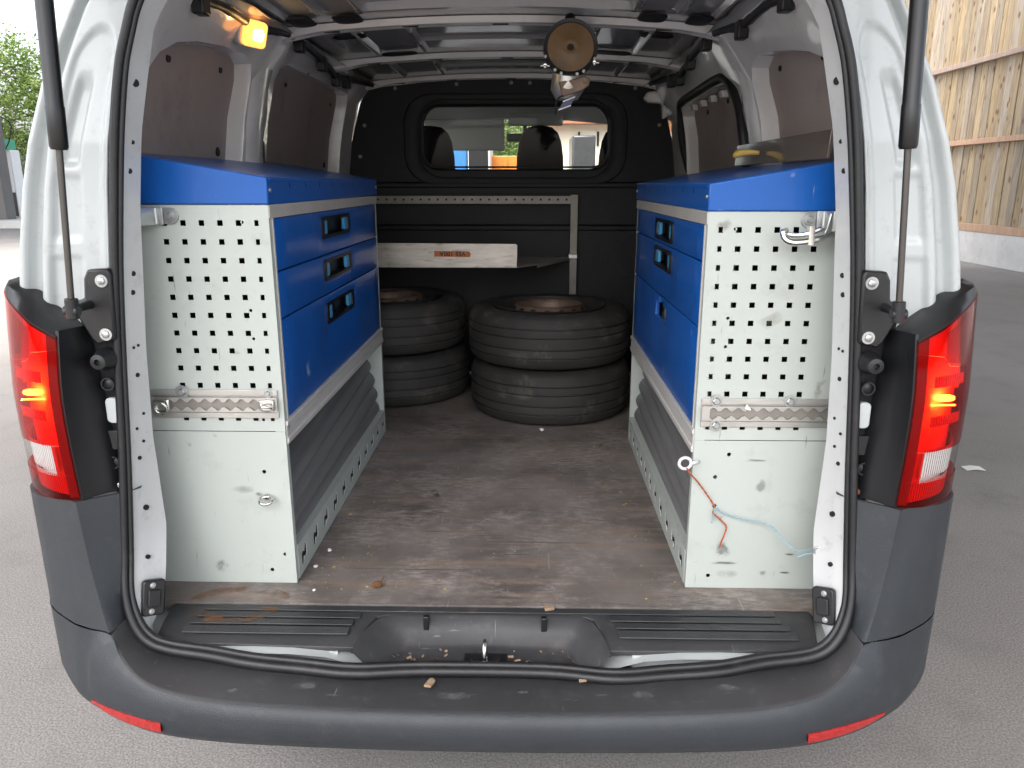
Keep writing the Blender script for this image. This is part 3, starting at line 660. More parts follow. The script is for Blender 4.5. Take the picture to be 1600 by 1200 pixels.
# sill plate: flat plate with a recess for the lock; tread strips on it
def sillz(y): return FZ - .004 - max(0, .02 - y) * .25
pl_out = [(-.672, .104), (.676, .104), (.676, .08), (.655, -.012), (.640, -.022), (.244, -.030), (.220, .062), (.205, .070), (-.21, .070), (-.23, .062), (-.258, -.030), (-.640, -.022), (-.660, -.012), (-.672, .08)]
mb = MB(); mb.plate(dense(pl_out, .04), [], lambda a, b: (a, b, sillz(b))); sp = mb.build('sill_plate', 'step', van, solid=.012, bevel=.002, toward=(0, 0, 1))
for y0, y1, xs0, xs1 in ((.078, .096, -.60, .60), (.052, .071, -.605, -.262), (.026, .045, -.61, -.272), (.0, .019, -.615, -.276), (.052, .071, .252, .605), (.026, .045, .262, .615), (.0, .019, .266, .625)):
    mb = MB(); mb.prism(rrect(xs0, y0, xs1, y1, .004, 2), lambda a, b: (a, b, sillz(b) + .0005), (0, 0, .003)); mb.build('tread_strip', 'tread', sp, bevel=.001)
# recess bowl
mb = MB(); rows = []
for o, z in ((0, .558), (.006, .556), (.022, .535), (.035, .512), (.045, .507)):
    rows.append([(-.275 + o * 1.2, -.055, z - .01)] + [(-.262 + o * 1.6, .0 + 0 * o, z), (-.243 + o * 1.5, .045 - o * .8, z), (-.215 + o * 1.2, .066 - o, z), (0, .072 - o, z), (.21 - o * 1.2, .066 - o, z), (.233 - o * 1.5, .045 - o * .8, z), (.25 - o * 1.6, 0, z), (.262 - o * 1.2, -.055, z - .01)])
rows.append([(x * .97, -.055 if i in (0, 8) else y * .3 - .02, .507) for i, (x, y, z) in enumerate(rows[-1])])
rows = [[(x * .94, y, z) for x, y, z in r_] for r_ in rows]; mb.grid(rows); rb = mb.build('sill_recess', 'step', van, smooth=35)
mb = MB(); mb.grid([[(x, y, .506) for x in (-.215, -.06, .06, .205)] for y in (-.056, -.03, .03)]); mb.build('recess_floor', 'grime', van)
for x in (-.125, .118):
    mb = MB(); mb.box((x - .006, .046, .528), (x + .006, .058, .566)); mb.build('recess_clip', 'black', rb, bevel=.002)
# lock striker
mb = MB(); mb.box((-.042, -.05, .507), (.042, .006, .511)); st = mb.build('striker_plate', 'black', van, bevel=.001)
mb = MB(); mb.prism([(-.026, -.028), (-.012, -.036), (0, -.04), (.012, -.036), (.026, -.028), (.03, -.018), (.014, -.018), (0, -.008), (-.014, -.018), (-.03, -.018)], lambda a, b: (a, b, .5115), (0, 0, .004)); mb.build('striker_base', 'chrome', st, bevel=.001)
mb = MB(); mb.tube(smoothpath([(0, -.034, .513), (0, -.034, .536), (0, -.028, .548), (0, -.018, .552), (0, -.010, .546), (0, -.008, .513)], 4), .0045, 8); mb.build('striker_loop', 'chrome', st, smooth='all')
for sgn in (-1, 1):
    mb = MB(); mb.box((sgn * .29, -.030, .492), (sgn * .78, .125, .534)); mb.build('sill_base', 'paint', van)
# rust mark where something wet stood on the left of the sill
m_ = bpy.data.materials.new('rust_mark'); m_.use_nodes = True; N_ = m_.node_tree.nodes; p_ = N_['Principled BSDF']; p_.inputs['Base Color'].default_value = (.22, .10, .04, 1); p_.inputs['Roughness'].default_value = .8
n_ = N_.new('ShaderNodeTexNoise'); n_.inputs['Scale'].default_value = 26; n_.inputs['Detail'].default_value = 8; r_ = N_.new('ShaderNodeMapRange'); r_.inputs[1].default_value = .42; r_.inputs[2].default_value = .72; r_.inputs[4].default_value = .75
t_ = N_.new('ShaderNodeTexCoord'); m_.node_tree.links.new(t_.outputs['Object'], n_.inputs['Vector']); m_.node_tree.links.new(n_.outputs['Fac'], r_.inputs[0]); m_.node_tree.links.new(r_.outputs[0], p_.inputs['Alpha'])
for y0, zf in ((.112, lambda y: FZ + .0008), (.0, lambda y: sillz(y) + .0042)):
    mb = MB(); rows = [[], [], [], []]
    for k in range(40):
        a = 2 * math.pi * k / 40
        for q, f in enumerate((.72, .86, 1.0, 1.1)):
            x = -.535 + .095 * f * math.cos(a) * (1 + .08 * math.sin(3 * a)); y = .098 + .072 * f * math.sin(a) * (1 + .1 * math.cos(2 * a))
            rows[q].append((x, max(y, .113) if y0 else min(y, .0985), zf(min(y, .0985))))
    mb.grid([[rows[q][k] for q in range(4)] for k in range(40)]); bmesh.ops.dissolve_degenerate(mb.bm, dist=.0005, edges=mb.bm.edges[:]); mb.build('rust_mark', m_, sp)
# painted flange showing between sill plate and seal
for sgn in (-1, 1):
    mb = MB(); mb.grid([[(sgn * x, y, z) for x, z in ((.18, .500), (.235, .508), (.27, .522), (.31, .534), (.38, .540), (.46, .541), (.55, .538))] for y in (-.049, -.044, -.025, .02)])
    mb.build('sill_flange', 'paint', van, smooth=True)

# ------------------------------------------------------------------ bumper
K = [(0, -.157, .495), (.2, -.155, .4955), (.41, -.149, .499), (.52, -.141, .504), (.60, -.128, .514), (.65, -.112, .530), (.69, -.088, .556), (.715, -.068, .588)]
K2 = [(.715, -.068, .588), (.735, -.050, .64), (.750, -.038, .70), (.760, -.031, .77), (.768, -.026, .846)]
I = [(0, -.056, .498), (.2, -.056, .498), (.41, -.058, .514), (.52, -.056, .520), (.60, -.052, .525), (.65, -.046, .538), (.692, -.032, .570), (.706, -.022, .600)]
I2 = [(.706, -.022, .600), (.710, -.012, .65), (.707, .0, .70), (.703, .012, .77), (.700, .020, .846)]
OUT = [(.765, -.055), (.80, -.040), (.835, -.017), (.865, .005), (.890, .028), (.910, .056), (.930, .10), (.945, .2), (.95, .42)]
OUTU = [(.79, -.018), (.818, -.014), (.84, -.006), (.862, .004), (.886, .022), (.908, .05), (.928, .10), (.943, .2), (.95, .42)]
PLAN = [(0, -.172), (.2, -.170), (.41, -.163), (.525, -.154), (.615, -.139), (.675, -.120), (.73, -.096), (.765, -.076), (.79, -.060), (.818, -.040), (.846, -.014), (.868, .008), (.892, .034), (.912, .062), (.932, .105), (.946, .2), (.95, .42)]
tops = K + [(x, y, .592) for x, y in OUT]
cols = []
for (tx, ty_, tz), (px, py_) in zip(tops, PLAN):
    T = Vector((tx, ty_, tz)); P = Vector((px, py_, .452)); side = 1 if abs(tx) > .72 else 0
    d = (P - T); c = [T, T + Vector((0, -.0022, -.0012)) if not side else T + Vector((0, 0, -.002))]
    for f, bul in ((.12, .45), (.3, .8), (.55, .95), (.8, 1.0)):
        q = T + d * f; w_ = T.lerp(P, bul) if not side else q; c.append(Vector((w_.x, w_.y, q.z)))
    c += [P, Vector((px * .998, py_ + .005, .430)), Vector((px * .992, py_ + .016, .412)), Vector((px * .978, py_ + .045, .395)), Vector((px * .94, py_ + .12, .380))]
    cols.append(c)
rows_ = [[c[k] for c in cols] for k in range(len(cols[0]))]
full = []
for r_ in rows_:
    full.append(smoothpath([Vector((-p.x, p.y, p.z)) for p in r_[:0:-1]] + r_, 4))
mb = MB(); mb.grid(full); bump = mb.build('bumper', 'bumper', van, smooth=50)
# inner step from the crease to the seal, a face of its own, scuffed by feet and cargo
I3 = [(x * .985, y + .03, z - .012) for x, y, z in I]
def half_(L_, f=None): return smoothpath([Vector((-x, y, z)) for x, y, z in L_[:0:-1]] + [Vector(p) for p in L_], 4)
ka, ia, i3 = half_(K), half_(I), half_(I3)
mb = MB(); mb.grid([[p + Vector((0, .0002, 0)) for p in ka], [a.lerp(b, .03) + Vector((0, 0, .0012)) for a, b in zip(ka, ia)], [a.lerp(b, .08) + Vector((0, 0, .0018)) for a, b in zip(ka, ia)], [a.lerp(b, .5) + Vector((0, 0, .002)) for a, b in zip(ka, ia)], ia, i3])
mb.build('bumper_step', 'step', bump, smooth=50)
for sgn in (-1, 1):
    mb = MB(); rows = []
    for t in range(9):
        z = .5955 + (.846 - .5955) * t / 8
        k = [lerp([(p[2], p[i]) for p in K2], z) for i in (0, 1)]; ii = [lerp([(p[2], p[i]) for p in I2], z) for i in (0, 1)]; f = t / 8
        o = [(a[0] * (1 - f) + b[0] * f, a[1] * (1 - f) + b[1] * f) for a, b in zip(OUT, OUTU)]
        pts = [(ii[0] + .01, ii[1] + .03), tuple(ii), (ii[0] * .5 + k[0] * .5, ii[1] * .5 + k[1] * .5), (k[0] - .004, k[1] + .002), (k[0] + .001, k[1] - .003), (k[0] + .007, k[1] - .001)] + o
        rows.append([(sgn * x, y, z) for x, y in pts])
    top = [(x, y + .012, z + .001) for x, y, z in rows[-1]]; mb.grid(rows + [[(x * .97, y + .02, .848) for x, y, z in rows[-1]]])
    mb.build('bumper_corner', 'bumper', van, smooth=50)
    # red strip reflector low on the bumper
    rows = []
    for k in range(11):
        x = .600 + .170 * k / 10; y = lerp(PLAN, x) + .003; h = .0098 * (1 - .8 * max(0, (k - 3) / 7) ** 2); zc = .443 + .003 * (k / 10)
        rows.append([(sgn * x, y + .010, zc - h - .001), (sgn * x, y - .0055, zc - h), (sgn * x, y - .007, zc), (sgn * x, y - .0055, zc + h), (sgn * x, y + .010, zc + h + .001)])
    mb = MB(); mb.grid(rows); rf = mb.build('bumper_reflector', 'reflex', van, smooth=30)

# ------------------------------------------------------------------ tail lamps with their black trims
ZT = lambda f: .848
def lamp_plan(z):
    f = (z - .85) / .36
    base = [(.768, -.024), (.790, -.028), (.815, -.022), (.838, -.010), (.860, .004), (.884, .022), (.905, .048), (.922, .09), (.930, .16)]
    bul = .010 * math.sin(math.pi * min(1, max(0, f)))
    return [(x - .012 * max(0, f - .55) - .004 * (1 - f), y - bul * (1 if x < .9 else .4) + .02 * max(0, f - .6)) for x, y in base]
def lamp_top(u): return lerp([(0, 1.160), (.1, 1.171), (.3, 1.190), (.5, 1.210), (.7, 1.229), (.85, 1.242), (1, 1.244)], u)
def patch(sgn, z0, z1, u0, u1, off=0., nz=10, nu=12, slant=0.):
    rows = []
    for i in range(nz + 1):
        row = []
        for j in range(nu + 1):
            u = u0 + (u1 - u0) * j / nu
            za = z0(u) if callable(z0) else z0; zb = z1(u) if callable(z1) else z1
            z = za + (zb - za) * i / nz; P = lamp_plan(z); q = u * (len(P) - 1); k = min(int(q), len(P) - 2); t = q - k
            x = P[k][0] * (1 - t) + P[k + 1][0] * t; y = P[k][1] * (1 - t) + P[k + 1][1] * t
            a_, b_ = P[max(0, k - 1)], P[min(len(P) - 1, k + 2)]; tx, ty_ = b_[0] - a_[0], b_[1] - a_[1]; ln = math.hypot(tx, ty_)
            row.append((sgn * (x - off * ty_ / ln), y + off * tx / ln, z))
        rows.append(row)
    return rows
for sgn in (-1, 1):
    mb = MB(); mb.grid(patch(sgn, .850, lambda u: lamp_top(u) - .004, .0, 1, .024)); 
    tl = mb.build('tail_lamp', 'lamp_inner', van, smooth=40)
    ind = lambda u: lerp([(0, 1.140), (.25, 1.135), (.3, 1.118), (1, 1.10)], u)
    zones = [('lens_lower', 'lens_red', .850, .900, .0, 1, 0), ('lens_main', 'lens_red', .9605, lambda u: ind(u) - .001, .0, 1, 0), ('lens_crown', 'lens_red', ind, lamp_top, .0, 1, 0),
             ('reverse_lens', 'lens_clear', .9005, .960, .17, 1, .001), ('lens_edge', 'lens_red', .9005, .960, 0, .168, 0)]
    for nm, m_, z0, z1, u0, u1, off in zones:
        mb = MB(); mb.grid(patch(sgn, z0, z1, u0, u1, off)); mb.build(nm, m_, tl, smooth='all')
    mb = MB(); mb.grid(patch(sgn, lambda u: ind(u) + .004, lambda u: lamp_top(u) - .016, .30, .95, .004)); mb.build('indicator_lens', 'lens_dim', tl, smooth='all')
    mb = MB(); mb.grid(patch(sgn, .903, .958, .19, .99, .012)); mb.build('reverse_reflector', 'silver_ribs', tl, smooth='all')
    mb = MB(); mb.grid(patch(sgn, .856, .896, .15, .95, .014)); mb.build('fog_reflector', 'silver_ribs', tl, smooth='all')
    # dark web behind the inner edge and between the chambers
    mb = MB(); mb.grid(patch(sgn, .850, lambda u: lamp_top(u) - .005, .0, .14, .012)); mb.build('lamp_web', mat('dark_red_web', (.16, .02, .02), .3), tl, smooth='all')
    for zc in (1.015, 1.088):
        mb = MB(); mb.grid(patch(sgn, zc - .010, zc + .010, .20, .62, .008)); mb.build('light_guide', 'silver_ribs', tl, smooth='all')
    p = Vector(patch(sgn, 1.052, 1.053, .38, .39, .012)[0][0]); mb = MB(); mb.tube([p + Vector((-.016, 0, .004)), p + Vector((-.008, 0, .004)), p + Vector((.008, 0, .004)), p + Vector((.016, 0, .004))], [.004, .0065, .0065, .004], 10); mb.tube([p + Vector((-.022, 0, -.010)), p + Vector((.020, 0, -.009))], .0016, 6); mb.build('lamp_bulb', M['bulb'], tl, smooth=True)
    # black trim: cap above, filler between the lamp and the opening
    mb = MB(); cap = []
    for j in range(13):
        u = j / 12; a = Vector(patch(sgn, lamp_top(u) - .003, lamp_top(u), u, u, 0, 1, 1)[1][0])
        b = Vector((sgn * (.745 + (abs(a.x) - .745) * .82), lerp([(0, .036), (.75, .042), (1, .10)], u), lamp_top(u) + .007 + .014 * math.sin(math.pi * min(1, u * 1.1)))); c = Vector((b.x, .12, b.z + .004))
        cap.append([a + Vector((0, .002, -.004)), a + Vector((0, .002, .003)), a * .4 + b * .6 + Vector((0, -.004, .006)), b, c])
    mb.grid(cap); mb.build('lamp_cap', 'black', van, smooth=50)
    mb = MB(); rows = []
    for i in range(11):
        z = .848 + .325 * i / 10; P = lamp_plan(z)[0]; xi = lerp([(.84, .702), (.88, .706), (1.0, .722), (1.17, .738)], z)
        rows.append([(sgn * (P[0] + .002), P[1] + .004, z), (sgn * (P[0] - .004), P[1] + .004, z), (sgn * (P[0] * .5 + xi * .5), .012, z), (sgn * xi, .036, z), (sgn * xi, .06, z)])
    mb.grid(rows); mb.build('lamp_filler', 'satin', van, smooth=50)
    # dark channel strip between filler and seal, with stop, plugs and a window of paint
    mb = MB(); rows = []
    for i in range(12):
        z = .80 + .40 * i / 11; s = sx(z) + .004; xi = lerp([(.80, .712), (.84, .716), (.88, .720), (1.0, .738), (1.20, .752)], z)
        rows.append([(sgn * (s - .01), .032, z), (sgn * (s + .4 * (xi - s)), .040, z), (sgn * (xi + .006), .050, z)])
    mb.grid(rows); ch = mb.build('channel_trim', 'black', van, smooth=50)
    mb = MB(); z = 1.112; mb.lathe([(.021, .0), (.021, -.010), (.016, -.020), (.014, -.034), (.006, -.036), (.0055, -.028), (.0001, -.028)], (sgn * (sx(z) + .012), .030, z), 'Y', 20); mb.build('rubber_stop', 'rubber', ch, smooth=30)
    for z in (1.062, .905):
        mb = MB(); mb.lathe([(.013, .0), (.013, -.004), (.010, -.004), (.009, .0), (.004, -.002), (.0001, -.002)], (sgn * (sx(z) + .014), .031, z), 'Y', 16); mb.build('plug', 'satin', ch, smooth=30)
    mb = MB(); z = 1.01; xx = sx(z) + .009; mb.prism(rrect(-.012, -.025, .012, .025, .009), lambda a, b: (sgn * xx + a, .028, z + b), (0, .010, 0)); mb.build('paint_patch', 'paint', ch, bevel=.002)
    mb = MB(); mb.prism(rrect(-.013, -.019, .013, .019, .003, 2), lambda a, b: (sgn * (sx(.95) + .014) + a, .031, .95 + b), (0, .008, 0)); mb.build('blank_cover', 'black', ch, bevel=.001)
    bolt(ch, (sgn * .716, .03, .858), (0, -1, 0), 'rust' if sgn > 0 else 'zinc', .005, .004, .007, 'screw')
    # gas strut and the bracket that holds it
    x0 = sgn
    mb = MB(); mb.prism([(.683, 1.148), (.712, 1.140), (.722, 1.150), (.744, 1.195), (.746, 1.215), (.738, 1.222), (.726, 1.226), (.722, 1.262), (.714, 1.278), (.676, 1.280), (.672, 1.27), (.678, 1.15)], lambda a, b: (sgn * a, .018, b), (0, .022, 0))
    br = mb.build('strut_bracket', 'black', van, bevel=.004)
    for xx, z in ((.688, 1.258), (.693, 1.160)):
        bolt(br, (sgn * xx, .017, z), (0, -1, 0), 'zinc', .007, .005, .0115)
    mb = MB(); mb.cyl((sgn * .716, .02, 1.215), (sgn * .716, -.035, 1.215), .008, 12); mb.build('ball_stud', 'black', br, smooth=True)
    a = Vector((sgn * .7095, -.05, 1.212)); c = Vector((sgn * .688, -.055, 1.482)); d = c + (c - a) * 1.75
    d = Vector((sgn * .655, -.075, 1.95))
    mb = MB(); mb.cyl(a, c, .0055, 12); gs = mb.build('gas_strut', 'rod', van, smooth=True)
    mb = MB(); mb.tube([c + (d - c) * t for t in (0, .01, .14, .145, 1)], [.0125, .0145, .0145, .0135, .0135], 18); mb.build('strut_sleeve', 'strut', gs, smooth=True)
    mb = MB(); mb.cyl(a + Vector((0, 0, -.012)), a + (c - a) * .09, .011, 14); mb.cyl(a + Vector((-.013, 0, .002)), a + Vector((.013, 0, .002)), .0095, 12); mb.build('strut_socket', 'black', gs, smooth=True, bevel=.002)

# ------------------------------------------------------------------ partition with its window, and the cab beyond
PY = 2.15
out = dense([(-.80, .57), (.80, .57), (.80, 1.25), (.725, 1.43), (.70, 1.60), (.655, 1.76), (.62, 1.82), (.30, 1.855), (0, 1.864), (-.30, 1.855), (-.62, 1.82), (-.655, 1.76), (-.70, 1.60), (-.725, 1.43), (-.80, 1.25)], .06)
win = rrect(-.405, 1.480, .440, 1.758, .085, 8)
def py(x, z):
    y = PY
    y -= .03 * max(0, min(1, (1.44 - z) / .03)) ; return y + .05 * max(0, (.9 - z))
mb = MB(); mb.plate(out, [win], lambda a, b: (a, PY, b)); 
rows = [[(a + (.017 - a) * f, PY + o, b + (1.62 - b) * f) for a, b in win] for o, f in ((0, 0), (.004, .02), (.022, .035), (.03, .05))]; mb.grid(rows, closed_u=True)
pt = mb.build('partition', 'felt', van, smooth=35)
mb = MB()
w2 = rrect(-.47, 1.425, .505, 1.80, .12, 8)
mb.grid([[(a + (.017 - a) * f, PY - o, b + (1.62 - b) * f) for a, b in w2] for o, f in ((.0005, 0), (.010, .012), (.012, .05), (.006, .13), (.001, .14))], closed_u=True); mb.build('window_surround', 'felt', pt, smooth=40)
w3 = rrect(-.388, 1.500, .424, 1.746, .07, 8)
mb = MB(); mb.grid([[(a + (.017 - a) * f, PY + o, b + (1.62 - b) * f) for a, b in w3] for o, f in ((.022, -.07), (.014, -.06), (.012, -.01), (.02, 0), (.03, 0))], closed_u=True); mb.build('window_rubber', 'rubber', pt, smooth=40)
mb = MB(); mb.plate(rrect(-.40, 1.487, .435, 1.755, .075, 8), [], lambda a, b: (a, PY + .026, b)); mb.build('window_pane', 'glass', pt)
for x, z in ((-.50, 1.822), (-.235, 1.838), (.0, 1.843), (.08, 1.842), (.53, 1.82), (-.64, 1.67), (-.665, 1.54), (.64, 1.67)):
    bolt(pt, (x, PY - .001, z), (0, -1, 0), 'dull', .005, .004, .008)
for z in (1.405, 1.22): # pressed steps across the lower partition
    mb = MB(); mb.prism([(0, 0), (-.010, .004), (-.010, .022), (0, .030)], lambda a, b: (-.66, PY + a, z + b), (1.32, 0, 0)); mb.build('pressing', 'felt', pt, bevel=.003)
# white upper corner bracket on the right
mb = MB(); mb.prism([(.56, 1.775), (.575, 1.80), (.67, 1.81), (.67, 1.70), (.645, 1.69), (.64, 1.752), (.58, 1.758)], lambda a, b: (a, PY - .05, b), (0, .045, 0)); mb.build('corner_bracket', 'paint_lifted', van, bevel=.008)
# cab
mb = MB(); mb.grid([[(x, y, 1.80 - .1 * x * x + .02 - max(0, y - 2.9) * .15) for x in (-.62, -.3, 0, .3, .62)] for y in (2.2, 2.6, 2.9, 3.2)]); mb.build('cab_lining', 'lining', van, smooth=True)
mb = MB(); mb.box((-.86, 3.45, .75), (.86, 3.95, 1.16)); mb.build('dashboard', 'black', van, bevel=.05)
mb = MB(); mb.box((-.9, 2.2, .45), (.9, 3.9, .5)); mb.build('cab_floor', 'dark', van)
def seat(x, wd, y):
    mb = MB(); mb.box((x - wd * .95, y, .62), (x + wd * .95, y + .14, 1.36)); s = mb.build('seat', 'cloth', van, bevel=.05)
    mb = MB(); mb.box((x - wd * .95, y + .1, .5), (x + wd * .95, y + .6, .70)); mb.build('seat_cushion', 'cloth', s, bevel=.05)
    h = MB(); rows = []
    for z, k in ((1.38, .96), (1.46, 1.0), (1.55, .97), (1.62, .88), (1.66, .74), (1.685, .5), (1.692, .2)):
        rows.append([(x + wd * k * math.cos(t), y + .07 + .055 * (.4 + .6 * k) * math.sin(t), z) for t in [2 * math.pi * q / 20 for q in range(20)]])
    V = h.grid(rows, closed_u=True); h.face(V[-1]); h.build('headrest', 'cloth', s, smooth='all')
seat(-.405, .125, 2.44); seat(.130, .115, 2.44); seat(.535, .125, 2.44)
mb = MB(); mb.box((-.50, 3.05, 1.60), (-.06, 3.075, 1.765)); mb.build('sun_visor', 'lining', van, bevel=.008)
mb = MB(); mb.box((-.04, 3.06, 1.73), (.26, 3.09, 1.80)); mb.build('visor_console', 'lining', van, bevel=.01)
mb = MB(); mb.box((-.055, 3.22, 1.655), (.16, 3.25, 1.70)); mr = mb.build('rear_mirror', 'black', van, bevel=.012)
mb = MB(); mb.cyl((.05, 3.25, 1.69), (.05, 3.30, 1.78), .012); mb.build('mirror_stem', 'black', mr, smooth=True)

# ================================================================== TOOL CABINETS
def cabinet(sgn, zo, label, ry):
    """sgn -1: left side of the bay, its drawers face +x"""
    F = .433; W = .765; Y0 = .19; Y1 = ry; cb = thing('tool_cabinet', label, 'tool cabinet', (sgn * .59, .74, FZ), 'tool cabinets along the load bay walls')
    Z = lambda z: z + zo
    # end panel with square holes (upper) and plain sheet (lower)
    xcol = [.457 + .0372 * k for k in range(6)]; zrow = [1.352 - .0371 * k for k in range(10)] + [.946]
    holes = [sq(x, Z(z), .0056) for x in xcol for z in zrow] + [circ(.487, Z(1.354), .0035, 8), circ(.485, Z(1.177), .0035, 8), circ(.484, Z(1.118), .0035, 8), circ(.478, Z(.943), .0035, 8)]
    f3 = lambda a, b: (sgn * a, Y0, b)
    mb = MB(); mb.plate(dense([(F, Z(.918)), (W, Z(.918)), (W, Z(1.387)), (F, Z(1.387))], .06), holes, f3); mb.build('perforated_end_panel', 'panel', cb, solid=.0022, off=0)
    hl = ((.486, .826), (.455, .631), (.487, .593)) if sgn < 0 else ((.508, .874), (.482, .823), (.449, .628), (.482, .591), (.485, .757))
    mb = MB(); mb.plate(dense([(F, FZ + .001), (W, FZ + .001), (W, Z(.9165)), (F, Z(.9165))], .06), [circ(a, b, .0045, 10) for a, b in hl], lambda a, b: (sgn * a, Y0 - .001, b)); mb.build('plain_end_panel', 'panel', cb, solid=.0022, off=0)
    # folded returns round the drawers, far end panel, back
    mb = MB(); mb.box((sgn * F, Y0 - .0005, FZ + .002), (sgn * (F + .022), Y0 + .016, Z(1.386))); mb.build('front_stile', 'panel', cb, bevel=.0015)
    mb = MB(); mb.box((sgn * (F + .001), Y1 - .014, FZ + .002), (sgn * W, Y1, Z(1.386))); mb.build('far_end_panel', 'panel', cb, bevel=.0015)
    mb = MB(); mb.box((sgn * (W - .003), Y0 + .02, FZ + .01), (sgn * W, Y1 - .02, Z(1.38))); mb.build('back_panel', 'dark', cb)
    # blue wedge lid
    lid = [(F - .003, Z(1.388)), (W, Z(1.388)), (W, Z(1.492)), (.70, Z(1.485)), (F - .003, Z(1.440))]
    mb = MB(); mb.prism(lid, lambda a, b: (sgn * a, Y0 - .006, b), (0, Y1 - Y0 + .012, 0)); ld = mb.build('sloping_lid', 'blue', cb, bevel=.003)
    mb = MB(); mb.box((sgn * (F - .0045), Y0 + .006, Z(1.432)), (sgn * (F - .003), Y1 - .004, Z(1.4385))); mb.build('lid_hem', 'blue', ld, bevel=.0005)
    for y in (Y0 + .010, Y1 - .01): bolt(ld, (sgn * (F - .003), y, Z(1.415)), (-sgn, 0, 0), 'zinc', .004, .003, .005, 'screw')
    # rails
    mb = MB(); mb.box((sgn * (F - .002), Y0 + .001, Z(1.361)), (sgn * (F + .02), Y1 - .001, Z(1.3872))); mb.build('top_rail', 'beige', cb, bevel=.0015)
    mb = MB(); mb.box((sgn * (F - .002), Y0 + .0165, Z(.9175)), (sgn * (F + .016), Y0 + .022, Z(1.3605))); mb.build('jamb', 'beige', cb)
    mb = MB(); z0 = .888; mb.prism([(0, 0), (.004, .0), (.005, .012), (.002, .014), (.002, .040), (.005, .042), (.005, .050), (.0, .052), (-.02, .052), (-.02, 0)], lambda a, b: (sgn * (F - a), Y0 + .004, Z(z0 + b)), (0, Y1 - Y0 - .005, 0)); lr = mb.build('lower_rail', 'rail_alu', cb, bevel=.0008)
    # drawers
    gaps = ((1.254, 1.3595), (1.155, 1.2505), (.9415, 1.1515)) if sgn < 0 else ((1.288, 1.3595), (1.153, 1.2845), (.9415, 1.1495))
    dys = (Y0 + .0235, Y1 - .022)
    for i, (a, b) in enumerate(gaps):
        hz = ((1.320, 1.214, 1.105) if sgn < 0 else (1.322, 1.249, 1.105))[i]; hy0, hy1 = (.575, .875) if sgn < 0 else (.555, .815)
        mb = MB(); hole = rrect(hy0 + .008, Z(hz - .021), hy1 - .008, Z(hz + .021), .006, 3)
        if sgn > 0 and i == 2: hole = [(.600, Z(1.088)), (.765, Z(1.088)), (.765, Z(1.128)), (.72, Z(1.128)), (.72, Z(1.146)), (.65, Z(1.146)), (.65, Z(1.128)), (.600, Z(1.128))]
        mb.plate(dense([(dys[0], Z(a)), (dys[1], Z(a)), (dys[1], Z(b)), (dys[0], Z(b))], .08), [hole], lambda p, q: (sgn * F, p, q))
        dr = mb.build('drawer', 'blue', cb, solid=.012, bevel=.0015, toward=(-sgn, 0, 0))
        mb = MB(); mb.box((sgn * (F + .03), dys[0] + .01, Z(a) + .005), (sgn * (F + .033), dys[1] - .01, Z(b) - .005)); mb.build('drawer_inside', 'panel' if (sgn > 0 and i == 2) else 'dark', dr)
        if not (sgn > 0 and i == 2):
            mb = MB(); ro = rrect(hy0, Z(hz - .027), hy1, Z(hz + .027), .012, 4); ri = rrect(hy0 + .020, Z(hz - .019), hy1 - .020, Z(hz + .019), .006, 4)
            mb.grid([[(sgn * x, a_, b_) for a_, b_ in lp_] for x, lp_ in ((F + .004, ro), (F - .003, ro), (F - .0035, [(p * .97 + q * .03, r * .97 + s * .03) for (p, r), (q, s) in zip(ro, ri)]), (F - .003, ri), (F + .022, ri))], closed_u=True)
            mb.plate(ri, [], lambda p, q: (sgn * (F + .020), p, q)); hd = mb.build('drawer_handle', 'satin', dr, smooth=35)
            for q0, q1 in ((hy0 + .021, hy0 + .058), (hy1 - .058, hy1 - .021)):
                mb = MB(); mb.prism(rrect(q0, Z(hz - .017), q1, Z(hz + .017), .004, 2), lambda p, q: (sgn * (F + .008), p, q), (sgn * -.008, 0, 0)); mb.build('handle_clip', 'lblue', hd, bevel=.001)
    for k in range(7):
        y = Y0 + .14 + k * .12; mb = MB(); mb.box((sgn * (F - .0036), y - .0015, Z(1.420)), (sgn * (F - .0028), y + .0015, Z(1.430))); mb.build('lid_notch', 'dark', ld)
    # lower bay: ribbed grey lining, toe board with keyhole slots
    mb = MB(); rows = []
    for k in range(61):
        z = FZ + .07 + .26 * k / 60; t = k / 60
        x = F + .030 + .040 * t ** 2 + .12 * max(0, t - .86) ** 1.2 * 4 - .014 * abs(math.sin(t * math.pi * 4.5)) ** .7
        rows.append([(sgn * x, Y0 + .02, z - .135 * t), (sgn * x, Y0 + .5, z - .085 * t), (sgn * (x - .002), Y1 - .03, z - .025 * t)])
    mb.grid(rows); mb.build('ribbed_lining', 'mat_grey', cb, smooth=50)
    slots = []; n = 11
    for k in range(n):
        y = Y0 + .06 + (Y1 - Y0 - .11) * k / (n - 1)
        slots.append([(y - .019, FZ + .022), (y - .006, FZ + .022), (y + .000, FZ + .036), (y + .010, FZ + .030), (y + .020, FZ + .034), (y + .020, FZ + .062), (y + .008, FZ + .062), (y + .001, FZ + .047), (y - .010, FZ + .054), (y - .019, FZ + .048)])
    mb = MB(); mb.plate(dense([(Y0 + .017, FZ + .002), (Y1 - .015, FZ + .002), (Y1 - .015, FZ + .080), (Y0 + .017, FZ + .080)], .07), slots, lambda a, b: (sgn * F, a, b)); tb = mb.build('toe_board', 'panel', cb, solid=.002, off=0)
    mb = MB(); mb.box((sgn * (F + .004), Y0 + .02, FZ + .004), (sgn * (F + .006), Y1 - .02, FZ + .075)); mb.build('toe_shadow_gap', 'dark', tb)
    mb = MB(); mb.box((sgn * (F - .002), Y0 + .02, FZ + .080), (sgn * (F + .02), Y1 - .02, FZ + .083)); mb.build('toe_hem', 'panel', tb)
